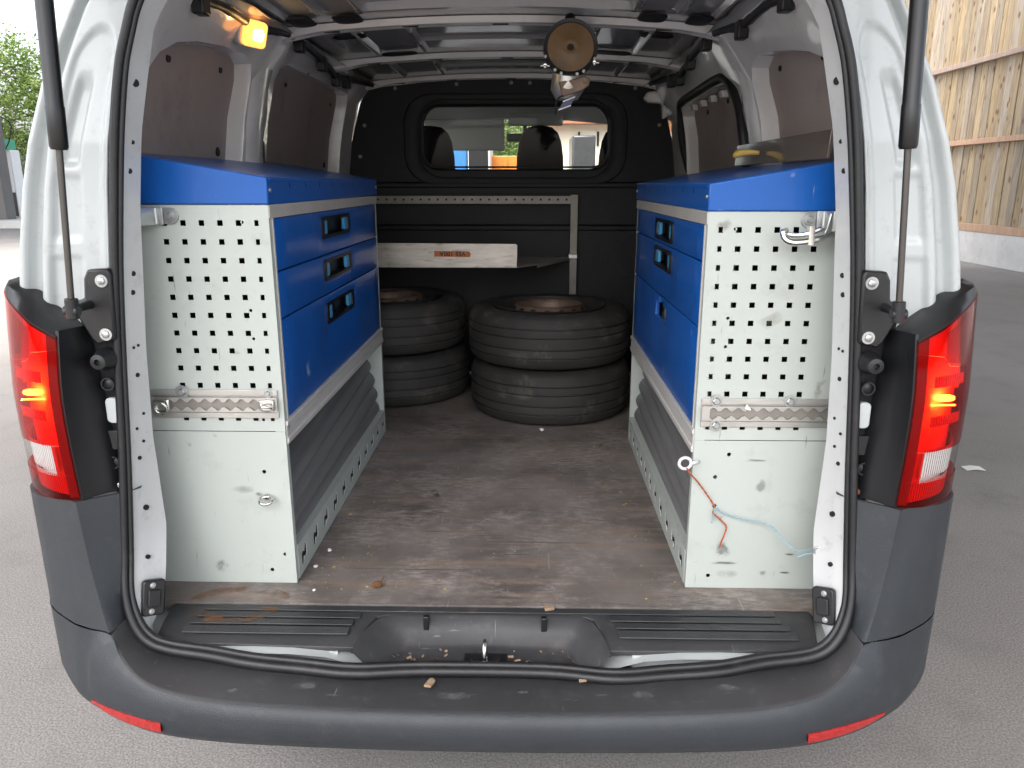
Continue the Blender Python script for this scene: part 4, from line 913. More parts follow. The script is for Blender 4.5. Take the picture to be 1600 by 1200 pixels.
    # lashing rail across the end panel
    x0, x1 = F + .010, .708; zc = Z(.979); yr = Y0 - .0025
    wave = []; n = 44
    for k in range(n + 1): t = k / n; wave.append((x0 + .016 + (x1 - x0 - .02) * t, zc + .009 + .0045 * math.sin(t * 2 * math.pi * 9.5)))
    for k in range(n, -1, -1): t = k / n; wave.append((x0 + .016 + (x1 - x0 - .02) * t, zc - .009 - .0045 * math.sin(t * 2 * math.pi * 9.5)))
    mb = MB(); mb.plate(dense([(x0, zc - .0155), (x1, zc - .0155), (x1, zc + .0155), (x0, zc + .0155)], .01), [wave], lambda a, b: (sgn * a, yr - .010, b)); rl = mb.build('lashing_rail', 'alu', cb, solid=.003, toward=(0, -1, 0))
    mb = MB(); mb.box((sgn * (x0 + .004), yr - .0042, zc - .0152), (sgn * (x1 - .002), yr - .0025, zc + .0152)); mb.build('rail_channel', 'dull', rl)
    mb = MB(); mb.box((sgn * x0, yr - .0015, zc - .029), (sgn * x1, yr, zc + .029)); mb.box((sgn * x0, yr - .004, zc - .0305), (sgn * x1, yr - .0015, zc - .0185)); mb.box((sgn * x0, yr - .004, zc + .0185), (sgn * x1, yr - .0015, zc + .0305)); mb.build('rail_flange', 'alu', rl, bevel=.0006)
    if sgn < 0:
        bolt(cb, (-.643, yr - .004, zc + .026), (0, -1, 0), 'zinc', .008, .007, .0145); bolt(cb, (-.462, yr - .004, zc + .024), (0, -1, 0), 'zinc', .006, .006, .009)
        for xx, rr in ((-.463, .0125), (-.684, .013)):
            mb = MB(); mb.box((xx - .016, yr - .018, zc - .012), (xx + .016, yr - .0105, zc + .013)); ft = mb.build('rail_fitting', 'chrome', cb, bevel=.003)
            mb = MB(); tilt = Matrix.Rotation(R(55 if xx > -.5 else 15), 3, 'X'); mb.tube([Vector((xx, yr - .022, zc - .005)) + tilt @ Vector((rr * math.cos(t), 0, rr * math.sin(t))) for t in [2 * math.pi * k / 20 for k in range(20)]], .0028, 8, closed=True); mb.build('fitting_ring', 'chrome', ft, smooth='all')
    else:
        for p in ((.472, zc + .026), (.623, zc + .026), (.474, zc - .026)): bolt(cb, (p[0], yr - .004, p[1]), (0, -1, 0), 'zinc', .008, .007, .0125)
        mb = MB(); mb.poly([(.530, yr - .0112, zc + .012), (.541, yr - .0112, zc + .007), (.543, yr - .0112, zc + .010), (.533, yr - .0112, zc + .021)]); mb.build('tape_scrap', 'paper', rl)
    # zinc strap tying the cabinet to the door post
    ys = Y0 - .006; zc = Z(1.366) if sgn < 0 else Z(1.372)
    mb = MB(); mb.prism(rrect(.612, zc - .016, .655, zc + .016, [.015, .015, .015, .015] if True else 0, 5), lambda a, b: (sgn * a, ys, b), (0, .003, 0)); s1 = mb.build('strap_plate', 'zinc', cb, bevel=.0008)
    mb = MB(); rows = [[(sgn * a, y, zc + h) for h in (-.017, .017)] for a, y in ((.640, ys - .003), (.652, ys - .003), (.660, ys - .030), (.668, .125), (.676, .112), (.694, .100))]; mb.grid(rows); mb.build('strap_arm', 'zinc', cb, solid=.003, bevel=.0008)
    bolt(cb, (sgn * .628, ys - .001, zc), (0, -1, 0), 'zinc', .007, .006, .010); bolt(cb, (sgn * .682, .108, zc), (-sgn * .3, -1, 0), 'zinc', .007, .006, .009)
    mb = MB(); mb.cyl((sgn * .652, ys - .010, zc - .014), (sgn * .652, ys - .010, zc + .016), .005, 12); mb.build('strap_pivot', 'zinc', cb, smooth=True)
    # eye bolts
    if sgn < 0:
        mb = MB(); c = Vector((-.482, Y0 - .018, .766)); mb.cyl((c.x, Y0 - .001, c.z + .004), (c.x, Y0 - .010, c.z + .004), .006, 12)
        rt = Matrix.Rotation(R(-62), 3, 'X'); mb.tube([c + rt @ Vector((.0135 * math.cos(t), 0, .011 * math.sin(t))) for t in [2 * math.pi * k / 22 for k in range(22)]], .0036, 8, closed=True); mb.build('eye_bolt', 'chrome', cb, smooth='all')
    else:
        mb = MB(); c = Vector((.414, .176, .858)); mb.cyl((.425, .176, .858), (.445, .186, .858), .004, 10)
        mb.tube([c + Vector((.0125 * math.cos(t), 0, .0125 * math.sin(t))) for t in [2 * math.pi * k / 22 for k in range(22)]], .0036, 8, closed=True); mb.build('eye_bolt', mat('white_steel', (.75, .75, .74), .35, .3), cb, smooth='all')
        # loose lashing hook under the strap
        mb = MB(); mb.tube(smoothpath([(.668, .150, 1.350), (.660, .146, 1.336), (.640, .142, 1.328), (.612, .140, 1.322), (.585, .140, 1.320), (.570, .142, 1.326), (.566, .145, 1.338), (.574, .147, 1.342)], 5), [.006] * 36, 8)
        mb.tube(smoothpath([(.640, .150, 1.344), (.610, .149, 1.334), (.585, .150, 1.332), (.568, .152, 1.338)], 5), .005, 8); mb.box((.612, .134, 1.315), (.622, .154, 1.350)); mb.prism([(.640, 1.325), (.668, 1.33), (.676, 1.375), (.656, 1.378), (.650, 1.345)], lambda a, b: (a, .146, b), (0, .006, 0))
        mb.build('lashing_hook', 'chrome', cb, smooth=40, bevel=.001)
    return cb
cabinet(-1, 0.0, 'left tool cabinet with three blue drawers that all keep their black handles', 1.28)
cabinet(1, -.012, 'right tool cabinet with a bare slot in its lowest blue drawer', 1.22)

# scuffs and smudges rubbed onto the painted sheets and the bumper step
def mark_material(name, col, scale, st, lo, hi, amt):
    m = bpy.data.materials.new(name); m.use_nodes = True; nt = m.node_tree; N = nt.nodes; L = nt.links; p = N['Principled BSDF']; p.inputs['Base Color'].default_value = (*col, 1); p.inputs['Roughness'].default_value = .7
    tc = N.new('ShaderNodeTexCoord'); mp = N.new('ShaderNodeMapping'); mp.inputs['Scale'].default_value = st; L.new(tc.outputs['Object'], mp.inputs[0])
    n = N.new('ShaderNodeTexNoise'); n.inputs['Scale'].default_value = scale; n.inputs['Detail'].default_value = 8; n.inputs['Roughness'].default_value = .7; L.new(mp.outputs[0], n.inputs['Vector'])
    g = N.new('ShaderNodeTexGradient'); g.gradient_type = 'SPHERICAL'; mg = N.new('ShaderNodeMapping'); mg.vector_type = 'POINT'; L.new(tc.outputs['Generated'], mg.inputs[0]); mg.inputs['Location'].default_value = (-1, -1, -1); mg.inputs['Scale'].default_value = (2, 2, 2)
    L.new(mg.outputs[0], g.inputs[0])
    pw = N.new('ShaderNodeMath'); pw.operation = 'POWER'; pw.inputs[1].default_value = .35; L.new(g.outputs['Fac'], pw.inputs[0])
    mu = N.new('ShaderNodeMath'); mu.operation = 'MULTIPLY'; L.new(n.outputs['Fac'], mu.inputs[0]); L.new(pw.outputs[0], mu.inputs[1])
    r = N.new('ShaderNodeMapRange'); r.inputs[1].default_value = lo; r.inputs[2].default_value = hi; r.inputs[4].default_value = amt; L.new(mu.outputs[0], r.inputs[0]); L.new(r.outputs[0], p.inputs['Alpha'])
    return m
M['smudge'] = mark_material('dark_smudge', (.035, .034, .03), 60, (1, 1, 1), .33, .56, .5)
M['streak'] = mark_material('dark_streak', (.06, .055, .045), 40, (.25, 1, 3), .32, .52, .55)
M['haze_mark'] = mark_material('tan_stain', (.20, .19, .14), 14, (1, 1, 1), .28, .50, .28)
M['scuff'] = mark_material('pale_scuff', (.17, .17, .17), 55, (1, 1, 1), .30, .50, .45)
cabs = {o['label'].split()[0]: o for o in bpy.data.objects if o.get('category') == 'tool cabinet'}
def wall_mark(side, x, z, w_, h_, m_, tilt=0.):
    mb = MB(); c, s_ = math.cos(tilt), math.sin(tilt)
    mb.grid([[(x + a * w_ * c - b * h_ * s_, .1865 + .0001 * a, z + a * w_ * s_ + b * h_ * c) for a in (-1, 0, 1)] for b in (-1, 0, 1)]); mb.build('scuff_mark', m_, cabs[side])
for q in (('right', .515, .622, .060, .006, 'streak'), ('right', .506, .655, .030, .022, 'smudge', .8), ('right', .60, .60, .020, .010, 'smudge'), ('right', .52, .596, .045, .014, 'haze_mark'), ('right', .655, .645, .022, .005, 'streak'), ('right', .565, .862, .05, .006, 'streak'),
          ('right', .648, .60, .022, .004, 'streak'), ('right', .57, 1.16, .05, .012, 'haze_mark', .5), ('left', -.600, .602, .030, .026, 'smudge'), ('left', -.535, .785, .045, .012, 'haze_mark'), ('left', -.50, .775, .020, .008, 'smudge'), ('left', -.52, 1.09, .022, .006, 'streak')):
    wall_mark(*q)
bump_step = [o for o in bpy.data.objects if o.name == 'bumper_step'][0]
def step_z(x, y): 
    kz, ky, iz, iy = lerp([(a, c) for a, b, c in K], abs(x)), lerp([(a, b) for a, b, c in K], abs(x)), lerp([(a, c) for a, b, c in I], abs(x)), lerp([(a, b) for a, b, c in I], abs(x))
    t = (y - ky) / (iy - ky); return kz + (iz - kz) * t + .002 * min(1, t / .08) + .0012
for x, y, w_, h_ in ((-.055, -.112, .050, .022), (.075, -.10, .016, .010), (.30, -.11, .03, .014), (-.33, -.10, .04, .016), (.165, -.12, .02, .008), (-.20, -.125, .03, .010), (.46, -.095, .03, .015), (-.47, -.12, .02, .01)):
    mb = MB(); mb.grid([[(x + a * w_, y + b * h_, step_z(x + a * w_, y + b * h_)) for a in (-1, -.3, .3, 1)] for b in (-1, 0, 1)]); mb.build('scuff_mark', 'scuff', bump_step)

# ================================================================== TYRES
def make_tyre(label, c, rot):
    t = thing('tyre', label, 'tyre', c, 'worn tyres stacked against the partition')
    Rr, w_ = .312, .208; mb = MB()
    prof = [(.205, .018), (.225, .006), (.262, .002), (.290, .010), (.303, .022)]
    gz = (.052, .083, .125, .156)
    p = .022
    for g_ in gz: prof += [(Rr - .002 + .002, g_ - .005), (Rr - .0005, g_ - .003), (Rr - .007, g_ - .002), (Rr - .007, g_ + .002), (Rr - .0005, g_ + .003)]
    prof += [(.303, w_ - .022), (.290, w_ - .010), (.262, w_ - .002), (.225, w_ - .006), (.205, w_ - .018), (.198, w_ - .03), (.198, .03), (.205, .018)]
    mb.lathe(prof, (0, 0, 0), 'Z', 96); t1 = mb.build('tread', 'tyre', t, c, smooth=30); t1.rotation_euler = (0, 0, rot)
    mb = MB(); 
    mb.lathe([(.212, w_ - .008), (.216, w_ - .004), (.212, w_ - .001), (.204, w_ - .004), (.198, w_ - .02), (.190, w_ - .03), (.186, .03), (.198, .02)], (0, 0, 0), 'Z', 64)
    def scal(tt, h): return 0
    r2 = mb.build('rim', 'rim_dark', t, c, smooth=40)
    mb = MB(); n = 20; outer_ = []
    mb.plate(circ(0, 0, .187, 60), [circ(0, 0, .030, 20)] + [circ(.145 * math.cos(2 * math.pi * k / 16), .145 * math.sin(2 * math.pi * k / 16), .017, 10) for k in range(16)] + [circ(.056 * math.cos(2 * math.pi * k / 5), .056 * math.sin(2 * math.pi * k / 5), .007, 8) for k in range(5)],
                  lambda a, b: (a, b, .125 + .05 * max(0, min(1, (.18 - math.hypot(a, b)) / .03)) - .05 * max(0, min(1, (.12 - math.hypot(a, b)) / .03))))
    d = mb.build('rim_disc', 'rim_dark', r2, c, solid=.004)
    mb = MB(); mb.lathe([(.100, w_ - .05), (.107, w_ - .02), (.113, w_ - .006), (.121, w_ + .000), (.130, w_ - .002), (.137, w_ - .012), (.150, w_ - .036)], (0, 0, 0), 'Z', 64); mb.build('rim_hump', 'rim', r2, c, smooth='all')
    for k in range(16):
        a = 2 * math.pi * (k + .5) / 16; mb = MB(); mb.prism(rrect(-.011, -.006, .011, .006, .005, 3), lambda p_, q_: (Vector((.141, 0, w_ - .020)) + Vector((q_ * .6, p_, -q_ * 1.6))), (0, 0, .002)) if k == 0 else None
        if k == 0: o = mb.build('rim_slot', 'dark', r2, c); base = o.data
        else:
            o = bpy.data.objects.new('rim_slot', base); put(o, r2, c)
        o.rotation_euler = (0, 0, a)
    return t
def copy_thing(t, label, c, rz):
    n = t.copy(); COL.objects.link(n); n.location = c; n.rotation_euler = (0, 0, rz); n['label'] = label; WLOC[n.name] = Vector(c)
    for ch in [o for o in bpy.data.objects if o.parent == t]:
        k = ch.copy(); COL.objects.link(k); k.parent = n; WLOC[k.name] = Vector(c)
        for gg in [o for o in bpy.data.objects if o.parent == ch]:
            q = gg.copy(); COL.objects.link(q); q.parent = k; WLOC[q.name] = Vector(c)
    return n
ty = make_tyre('lower tyre of the front pair in the middle of the load floor', (.166, 1.615, FZ + .001), .3)
copy_thing(ty, 'upper tyre of the front pair, its dusty rim facing up in full view', (.160, 1.610, FZ + .211), 1.3)
copy_thing(ty, 'lower tyre of the rear pair, half hidden behind the left tool cabinet', (-.485, 1.835, FZ + .001), 2.2)
copy_thing(ty, 'upper tyre of the rear pair, its rim half hidden behind the left tool cabinet', (-.497, 1.83, FZ + .211), 4.0)

# ================================================================== SHELF RACK
sh = thing('shelf_rack', 'grey metal rack with a single dented tray shelf fixed in front of the dark partition', 'shelf rack', (-.15, 2.05, FZ))
for x in (-.66, .262):
    mb = MB(); mb.box((x, 2.095, FZ), (x + .030, 2.100, 1.378)); mb.box((x, 2.100, FZ), (x + .004, 2.118, 1.378)); mb.build('upright', 'dull', sh)
mb = MB(); mb.plate(dense([(-.655, 1.340), (.290, 1.340), (.290, 1.373), (-.655, 1.373)], .05), [circ(-.62 + .0375 * k, 1.358, .005, 10) for k in range(24)], lambda a, b: (a, 2.088, b)); mb.build('perforated_rail', 'dull', sh, solid=.002)
mb = MB(); mb.box((-.655, 2.0905, 1.345), (.285, 2.0925, 1.370)); mb.build('rail_back', 'dark', sh)
mb = MB(); mb.prism([(-.62, 1.66), (.034, 1.66), (.115, 1.75), (.262, 2.085), (-.62, 2.085)], lambda a, b: (a, b, 1.108), (0, 0, .003)); tr = mb.build('tray', 'tray', sh)
mb = MB(); mb.prism([(-.62, 1.112), (.034, 1.110), (.0355, 1.195), (.028, 1.200), (-.62, 1.203)], lambda a, b: (a, 1.657, b), (0, .0028, 0)); lip = mb.build('tray_lip', 'tray', tr, bevel=.001)
mb = MB(); mb.prism([(.115, 1.75), (.262, 2.085), (.260, 2.086), (.113, 1.752)], lambda a, b: (a, b, 1.098), (0, 0, .010)); mb.build('tray_edge', 'alu', tr)
mb = MB(); mb.box((.255, 2.06, 1.106), (.292, 2.094, 1.124)); mb.build('corner_cleat', 'alu', tr, bevel=.001)
mb = MB(); mb.prism([(-.289, 1.1505), (-.150, 1.1485), (-.145, 1.160), (-.152, 1.171), (-.288, 1.1725)], lambda a, b: (a, 1.6562, b), (0, .0006, 0)); stk = mb.build('orange_label', 'sticker', lip)
tc_ = bpy.data.curves.new('label_text', 'FONT'); tc_.body = 'VES 100A'; tc_.size = .023; tc_.align_x = 'CENTER'; tc_.align_y = 'CENTER'; tc_.extrude = .0002; tc_.offset = .0006; tc_.space_character = 1.1
tc_.materials.append(M['ink']); to = bpy.data.objects.new('label_text', tc_); tme = bpy.data.meshes.new_from_object(to); bpy.data.objects.remove(to); to = bpy.data.objects.new('label_text', tme); put(to, stk, (-.217, 1.6557, 1.1612)); to.rotation_euler = (R(90), R(180), 0)

# ================================================================== ROUND LAMP HUNG FROM THE ROOF
hl = thing('round_lamp', 'round brown disc lamp in a black rim hanging from the roof on a rusty clamp', 'lamp', (.187, .84, 1.70))
c = Vector((.187, .80, 1.770)); tilt = Matrix.Rotation(R(-6), 3, 'X')
mb = MB(); mb.lathe([(.0600, .001), (.0615, -.003), (.0700, -.005), (.0715, .002), (.0715, .020), (.066, .034), (.052, .055), (.035, .066), (.0001, .068)], (0, 0, 0), 'Y', 48); o = mb.build('lamp_bowl', 'satin', hl, c, smooth=30); o.rotation_euler = (R(-6), 0, 0)
mb = MB(); mb.lathe([(.0001, .004), (.006, .004), (.007, -.001), (.011, -.004), (.022, -.001), (.045, .001), (.061, .0)], (0, 0, 0), 'Y', 48, ripple=lambda t, h: 0); o2 = mb.build('lamp_face', 'brown_disc', o, c, smooth='all'); o2.location = (0, 0, 0)
mb = MB(); mb.cyl((0, -.0005, 0), (0, .003, 0), .007, 16); o2 = mb.build('face_hole', 'dark', o, c); o2.location = (0, -.0035, 0)
for a in (200, 235, 250, 285, 300, 335):
    t = R(a); o2 = bolt(o, (0, 0, 0), (0, -1, 0), 'zinc', .003, .004, .004, 'screw'); o2.location = (.0695 * math.cos(t), -.003, .0695 * math.sin(t))
for sg in (-1, 1):
    mb = MB(); p = c + Vector((sg * (.062 if sg > 0 else .066), .012, -.038 if sg > 0 else -.045)); mb.cyl(p, p + Vector((0, -.022, 0)), .004, 8); mb.cyl(p + Vector((-.012, -.016, 0)), p + Vector((.012, -.016, 0)), .003, 8); mb.sphere(p + Vector((0, -.022, -.004)), .005); mb.build('wing_screw', 'chrome', hl, smooth=True)
mb = MB(); mb.lathe([(.040, -.055), (.045, -.10), (.03, -.125), (.0001, -.127)], c + Vector((-.005, .035, 0)), 'Z', 24); mb.build('clamp_cup', 'alu', hl, smooth=40)
mb = MB(); mb.prism([(-.03, -.085), (.01, -.078), (.038, -.070), (.052, -.078), (.050, -.094), (.03, -.108), (-.005, -.118), (-.02, -.122)], lambda a, b: c + Vector((a, -.008, b)), (0, .014, 0)); mb.build('clamp_jaw', 'rim', hl, bevel=.003)
bolt(hl, c + Vector((.040, -.010, -.083)), (0, -1, 0), 'rim', .005, .004, .008)
mb = MB(); mb.cyl(c + Vector((0, .03, .06)), c + Vector((0, .05, .08)), .014, 12); mb.build('roof_mount', 'satin', hl, smooth=True)
mb = MB(); mb.prism([(-.030, -.155), (.003, -.142), (.014, -.123), (-.018, -.136)], lambda a, b: c + Vector((a, -.004, b)), (0, .003, 0)); tgm = mb.build('blue_tag', mat('navy_tag', (.015, .017, .09), .35), hl)
for q in ((-.030, -.155, .003, -.144), (-.018, -.134, .014, -.122)):
    mb = MB(); mb.tube([c + Vector((q[0], -.006, q[1])), c + Vector((q[2], -.006, q[3]))], .0018, 6); mb.build('tag_edge', 'paper', tgm)
mb = MB(); mb.tube(smoothpath([c + Vector(p) for p in ((.01, 0, -.11), (-.018, -.006, -.118), (-.034, -.008, -.13), (-.036, -.008, -.15), (-.037, -.006, -.168))], 5), .002, 6); mb.build('tag_wire', 'dark', hl, smooth='all')

# ================================================================== LOOSE THINGS
mb = MB(); mb.box((.664, .22, 1.475), (.670, .92, 1.530), rot=Matrix.Rotation(R(4), 3, 'Y'))
tag(mb.build('board', 'gloss_board', bevel=.001), 'glossy brown board standing on edge along the back of the right cabinet lid', 'board')
mb = MB(); rows = []
for k in range(10):
    t = k / 9; r = .011 * (1 - .55 * t) * min(1, .35 + t * 6); cc = Vector((.60, .70 - .0 * t, 1.497)) + Vector((.055 * t, -.04 * t, .004 * math.sin(t * 3) + .004 * t))
    rows.append([cc + Vector((0, .8 * r * math.cos(a), r * math.sin(a))) for a in [2 * math.pi * q / 10 for q in range(10)]])
V = mb.grid(rows, closed_u=True); mb.face(V[0]); mb.face(V[-1]); tag(mb.build('plastic_scraper', 'yellow', smooth='all'), 'small yellow tapered piece lying on the right cabinet lid beside the board', 'plastic piece')
def twine(name, pts, r, m, label):
    mb = MB(); pth = smoothpath(pts, 10); n = len(pth)
    for ph in (0, math.pi):
        a = []
        for i, p in enumerate(pth):
            t = (pth[min(i + 1, n - 1)] - pth[max(i - 1, 0)]).normalized(); u = t.cross(Vector((0, 1, .1))).normalized(); v = t.cross(u)
            a.append(p + (u * math.cos(i * .9 + ph) + v * math.sin(i * .9 + ph)) * r * .55)
        mb.tube(a, r * .62, 6)
    return tag(mb.build(name, m, smooth='all'), label, 'twine')
twine('orange_twine', [(.417, .168, .850), (.424, .170, .838), (.438, .176, .822), (.446, .180, .812), (.466, .182, .785), (.484, .183, .757), (.481, .180, .745), (.487, .180, .738), (.502, .179, .724), (.511, .178, .712), (.508, .178, .694), (.503, .178, .678), (.500, .178, .666)], .0019, 'orange_twine', 'orange twine knotted to the white eye bolt, its loose end hanging down')
twine('blue_twine', [(.480, .180, .722), (.483, .180, .742), (.486, .179, .755), (.502, .179, .744), (.520, .178, .738), (.548, .177, .730), (.585, .175, .724), (.606, .165, .718), (.622, .150, .700), (.646, .130, .683), (.660, .110, .695), (.672, .085, .712), (.676, .080, .718), (.672, .080, .706), (.655, .095, .692), (.640, .100, .683)], .0016, 'blue_twine', 'pale blue twine strung from the orange twine to the ring on the right door post')
mb = MB(); cc = Vector((.672, .070, .712)); mb.tube([cc + Vector((.010 * math.cos(t), -.004 * math.cos(t), .009 * math.sin(t))) for t in [2 * math.pi * k / 16 for k in range(16)]], .0025, 8, closed=True); mb.cyl(cc + Vector((.010, 0, 0)), cc + Vector((.024, .004, 0)), .0055, 10); mb.build('post_ring', 'zinc', van, smooth='all')
def lump(name, c, s, m, label, cat, grp=None, flat=.5, seed=0):
    random.seed(seed); mb = MB(); b = mb.bm; bmesh.ops.create_icosphere(b, subdivisions=1, radius=1)
    for v in b.verts: v.co = Vector((v.co.x * s[0], v.co.y * s[1], v.co.z * s[2])) * (.7 + .5 * random.random())
    o = mb.build(name, m, None, (c[0], c[1], c[2] + s[2] * .7)); o.rotation_euler.z = random.random() * 3; return tag(o, label, cat, grp)
def chip(name, c, a, b, h, rz, m, label, cat='wood chip', grp=None, tilt=0.):
    mb = MB(); mb.prism([(-a, -b), (a * .9, -b * .8), (a, b * .7), (a * .2, b), (-a * .9, b * .9)], lambda p, q: (p, q, 0), (0, 0, h)); o = mb.build(name, m, None, c, bevel=min(a, b, h) * .2); o.rotation_euler = (tilt, 0, rz); return tag(o, label, cat, grp)
chip('wood_chip', (.130, .092, FZ + .0005), .011, .008, .006, .2, 'chip', 'square tan wood chip on the sill plate right of the lock recess')
chip('wood_chip', (-.101, -.085, .5035), .007, .013, .005, -.35, 'chip', 'reddish wood chip lying on the bumper step left of centre')
chip('wood_chip', (.191, -.068, .5035), .008, .006, .005, .1, 'chip', 'small tan wood chip on the bumper step right of centre against the seal')
def leaf(c, s, label, rz):
    mb = MB(); mb.grid([[(a * s * w_, b * s, .004 + .006 * abs(a) * w_ + .003 * math.sin(b * 3)) for a in (-1, -.5, 0, .5, 1)] for b, w_ in ((-1, .1), (-.6, .62), (-.1, .8), (.4, .55), (.8, .12))]); mb.tube([(0, .75 * s, .004), (.1 * s, 1.9 * s, .014)], .0014, 5)
    o = mb.build('dry_leaf', 'leaf_dry', None, c, smooth=True, solid=.0006); o.rotation_euler.z = rz; return tag(o, label, 'leaf')
leaf((-.250, .176, FZ), .014, 'curled brown dry leaf with its stalk on the front edge of the plywood floor', -.4)
for i, (x, y, s, m_, lb) in enumerate(((-.412, .262, .0065, 'crumb', 'white crumb at the foot of the left cabinet, middle of three'), (-.40, .343, .007, 'crumb', 'white crumb beside the left toe board, farthest in of three'), (-.386, .155, .005, 'crumb', 'white crumb near the floor edge, nearest the sill of three'),
        (.13, 1.295, .010, 'crumb', 'pale crumb lying against the front tyre'))):
    lump('crumb', (x, y, FZ), (s, s * .8, s * .6), m_, lb, 'crumb', 'pale crumbs on the floor', seed=i)
mb = MB(); random.seed(5)
for _ in range(170):
    side = random.random(); x = random.choice((.30 + random.random() * .12, -.42 + random.random() * .15, -.4 + random.random() * .8)) ; y = .12 + random.random() ** 1.6 * 1.2; a = random.random() * 3.1; l = .001 + .004 * random.random() ** 2; d = Vector((math.cos(a), math.sin(a), 0)); e = Vector((-d.y, d.x, 0)) * (.0006 + .001 * random.random()); p = Vector((x, y, FZ + .001))
    mb.poly([p - d * l - e, p + d * l - e, p + d * l + e + Vector((0, 0, .001)), p - d * l + e + Vector((0, 0, .001))])
tag(mb.build('floor_litter', 'straw'), 'straw and sawdust crumbs scattered over the plywood floor', 'litter', None, 'stuff')
mb = MB()
for _ in range(60):
    x = random.choice((-1, 1)) * (.05 + .15 * random.random()); y = -.05 + .07 * random.random(); a = random.random() * 3.1; l = .001 + .005 * random.random() ** 2; d = Vector((math.cos(a), math.sin(a), 0)); e = Vector((-d.y, d.x, 0)) * (.0007 + .002 * random.random()); p = Vector((x, y, .5075))
    mb.poly([p - d * l - e, p + d * l - e, p + d * l + e + Vector((0, 0, .003)), p - d * l + e + Vector((0, 0, .002))])
tag(mb.build('recess_litter', 'chip'), 'dry husks and grit gathered in the lock recess', 'litter', None, 'stuff')
mb = MB(); mb.grid([[(2.374 + x, 2.414 + y, .004 + z) for x, z in ((-.045, .0), (0, .006), (.05, .001))] for y in (-.03, .03)]); tag(mb.build('paper_scrap', 'paper', solid=.001), 'white paper scrap lying on the asphalt right of the van', 'paper')

# ================================================================== BARN WALL, RIGHT
barn = thing('timber_barn', 'timber barn with a wall of vertical knotty planks on a concrete plinth', 'barn', (8.15, 13, 0))
mb = MB(); mb.box((8.15, 5, 0), (8.5, 30, .565)); mb.build('plinth', 'concrete', barn, bevel=.01)
mb = MB(); mb.box((-.012, -.098, 0), (.012, .098, 4.9)); pk = mb.build('plank', 'plank', barn, (8.25, 6, .60)); n = 0
for k in range(115):
    y = 6.0 + .2 * k
    if k: o = bpy.data.objects.new('plank', pk.data); put(o, barn, (8.25 + random.uniform(-.014, .012), y, .60))
    else: o = pk
    o.scale.y = random.uniform(.93, 1.0); o.rotation_euler = (random.uniform(-.002, .002), 0, random.uniform(-.02, .02))
mb = MB(); mb.box((8.29, 5, .56), (8.34, 30, 5.5)); mb.build('wall_backing', 'dark', barn)
for z0, z1 in ((.567, .70), (2.105, 2.195), (3.51, 3.60)):
    mb = MB(); mb.box((8.14, 5, z0), (8.235, 30, z1)); mb.build('wall_rail', 'rail_wood', barn, bevel=.004)

# the barn is open towards the yard: its roof reaches over the van, on posts
mb = MB(); mb.grid([[(x, y, z) for y in (-5.4, 3, 11.5)] for x, z in ((-5.4, 7.0), (8.6, 5.6))]); mb.build('barn_roof', 'roof_wood', barn, solid=.12, toward=(0, 0, 1))
for k in range(8):
    y = -5.3 + 2.15 * k; mb = MB(); mb.prism([(-5.4, 6.88), (8.4, 5.50), (8.4, 5.28), (-5.4, 6.66)], lambda a, b: (a, y, b), (0, .12, 0)); mb.build('rafter', 'rail_wood', barn)
for y in (-5.3,):
    mb = MB(); mb.box((-5.4, y, 0), (-5.15, y + .25, 6.7)); mb.build('barn_post', 'rail_wood', barn, bevel=.01)

# ================================================================== FILLING STATION SIDE, LEFT
mb = MB(); mb.box((-26, 23.0, 0), (-15.9, 27.0, .26)); 
tag(mb.build('kerb_island', 'concrete', bevel=.03), 'low concrete island under the grey pillar', 'kerb')
mb = MB(); mb.box((-18.0, 23.75, .26), (-16.95, 24.25, 6.0)); pil = mb.build('canopy_pillar', 'grey_render', bevel=.02); tag(pil, 'grey square pillar standing on the concrete island at the left edge', 'pillar')
mb = MB(); mb.box((-18.0, 23.72, .26), (-17.35, 23.75, 2.6)); mb.build('dark_sheet', 'felt', pil)  # darker sheet over the left of the pillar's lower front
mb = MB(); mb.box((-34, 12.5, 8.3), (-9.0, 27.5, 8.9)); mb.build('shade_canopy', 'grey_render', pil, bevel=.03)  # unseen canopy added overhead to shade the bright forecourt
mb = MB(); mb.box((-17.9, 23.8, 5.99), (-17.1, 24.2, 8.31)); mb.build('pillar_head', 'grey_render', pil)
fp = thing('fuel_pump', 'white fuel pump with a green top behind the grey pillar', 'fuel pump', (-17.82, 25.5, .26))
mb = MB(); mb.box((-18.52, 25.3, .26), (-17.52, 25.8, 2.50)); b_ = mb.build('pump_body', 'white_pump', fp, bevel=.03)
mb = MB(); mb.box((-18.54, 25.27, 2.501), (-17.64, 25.83, 2.85)); mb.build('pump_top', 'green_pump', fp, bevel=.02)
mb = MB(); mb.box((-17.97, 25.285, 1.65), (-17.67, 25.30, 1.85)); mb.build('pump_display', 'black', fp)
mb = MB(); mb.box((-17.74, 25.27, .3), (-17.56, 25.30, 1.1)); mb.build('pump_panel', 'black', fp)
for dx in (0, .3):
    mb = MB(); mb.tube(smoothpath([(-18.32 + dx, 25.25, 2.6), (-18.12 + dx, 25.2, 3.5), (-17.57 + dx, 25.15, 3.35), (-17.72 + dx, 25.2, 2.8), (-18.02 + dx, 25.25, 2.4)], 6), .022, 6); mb.build('pump_hose', 'rubber', fp, smooth='all')
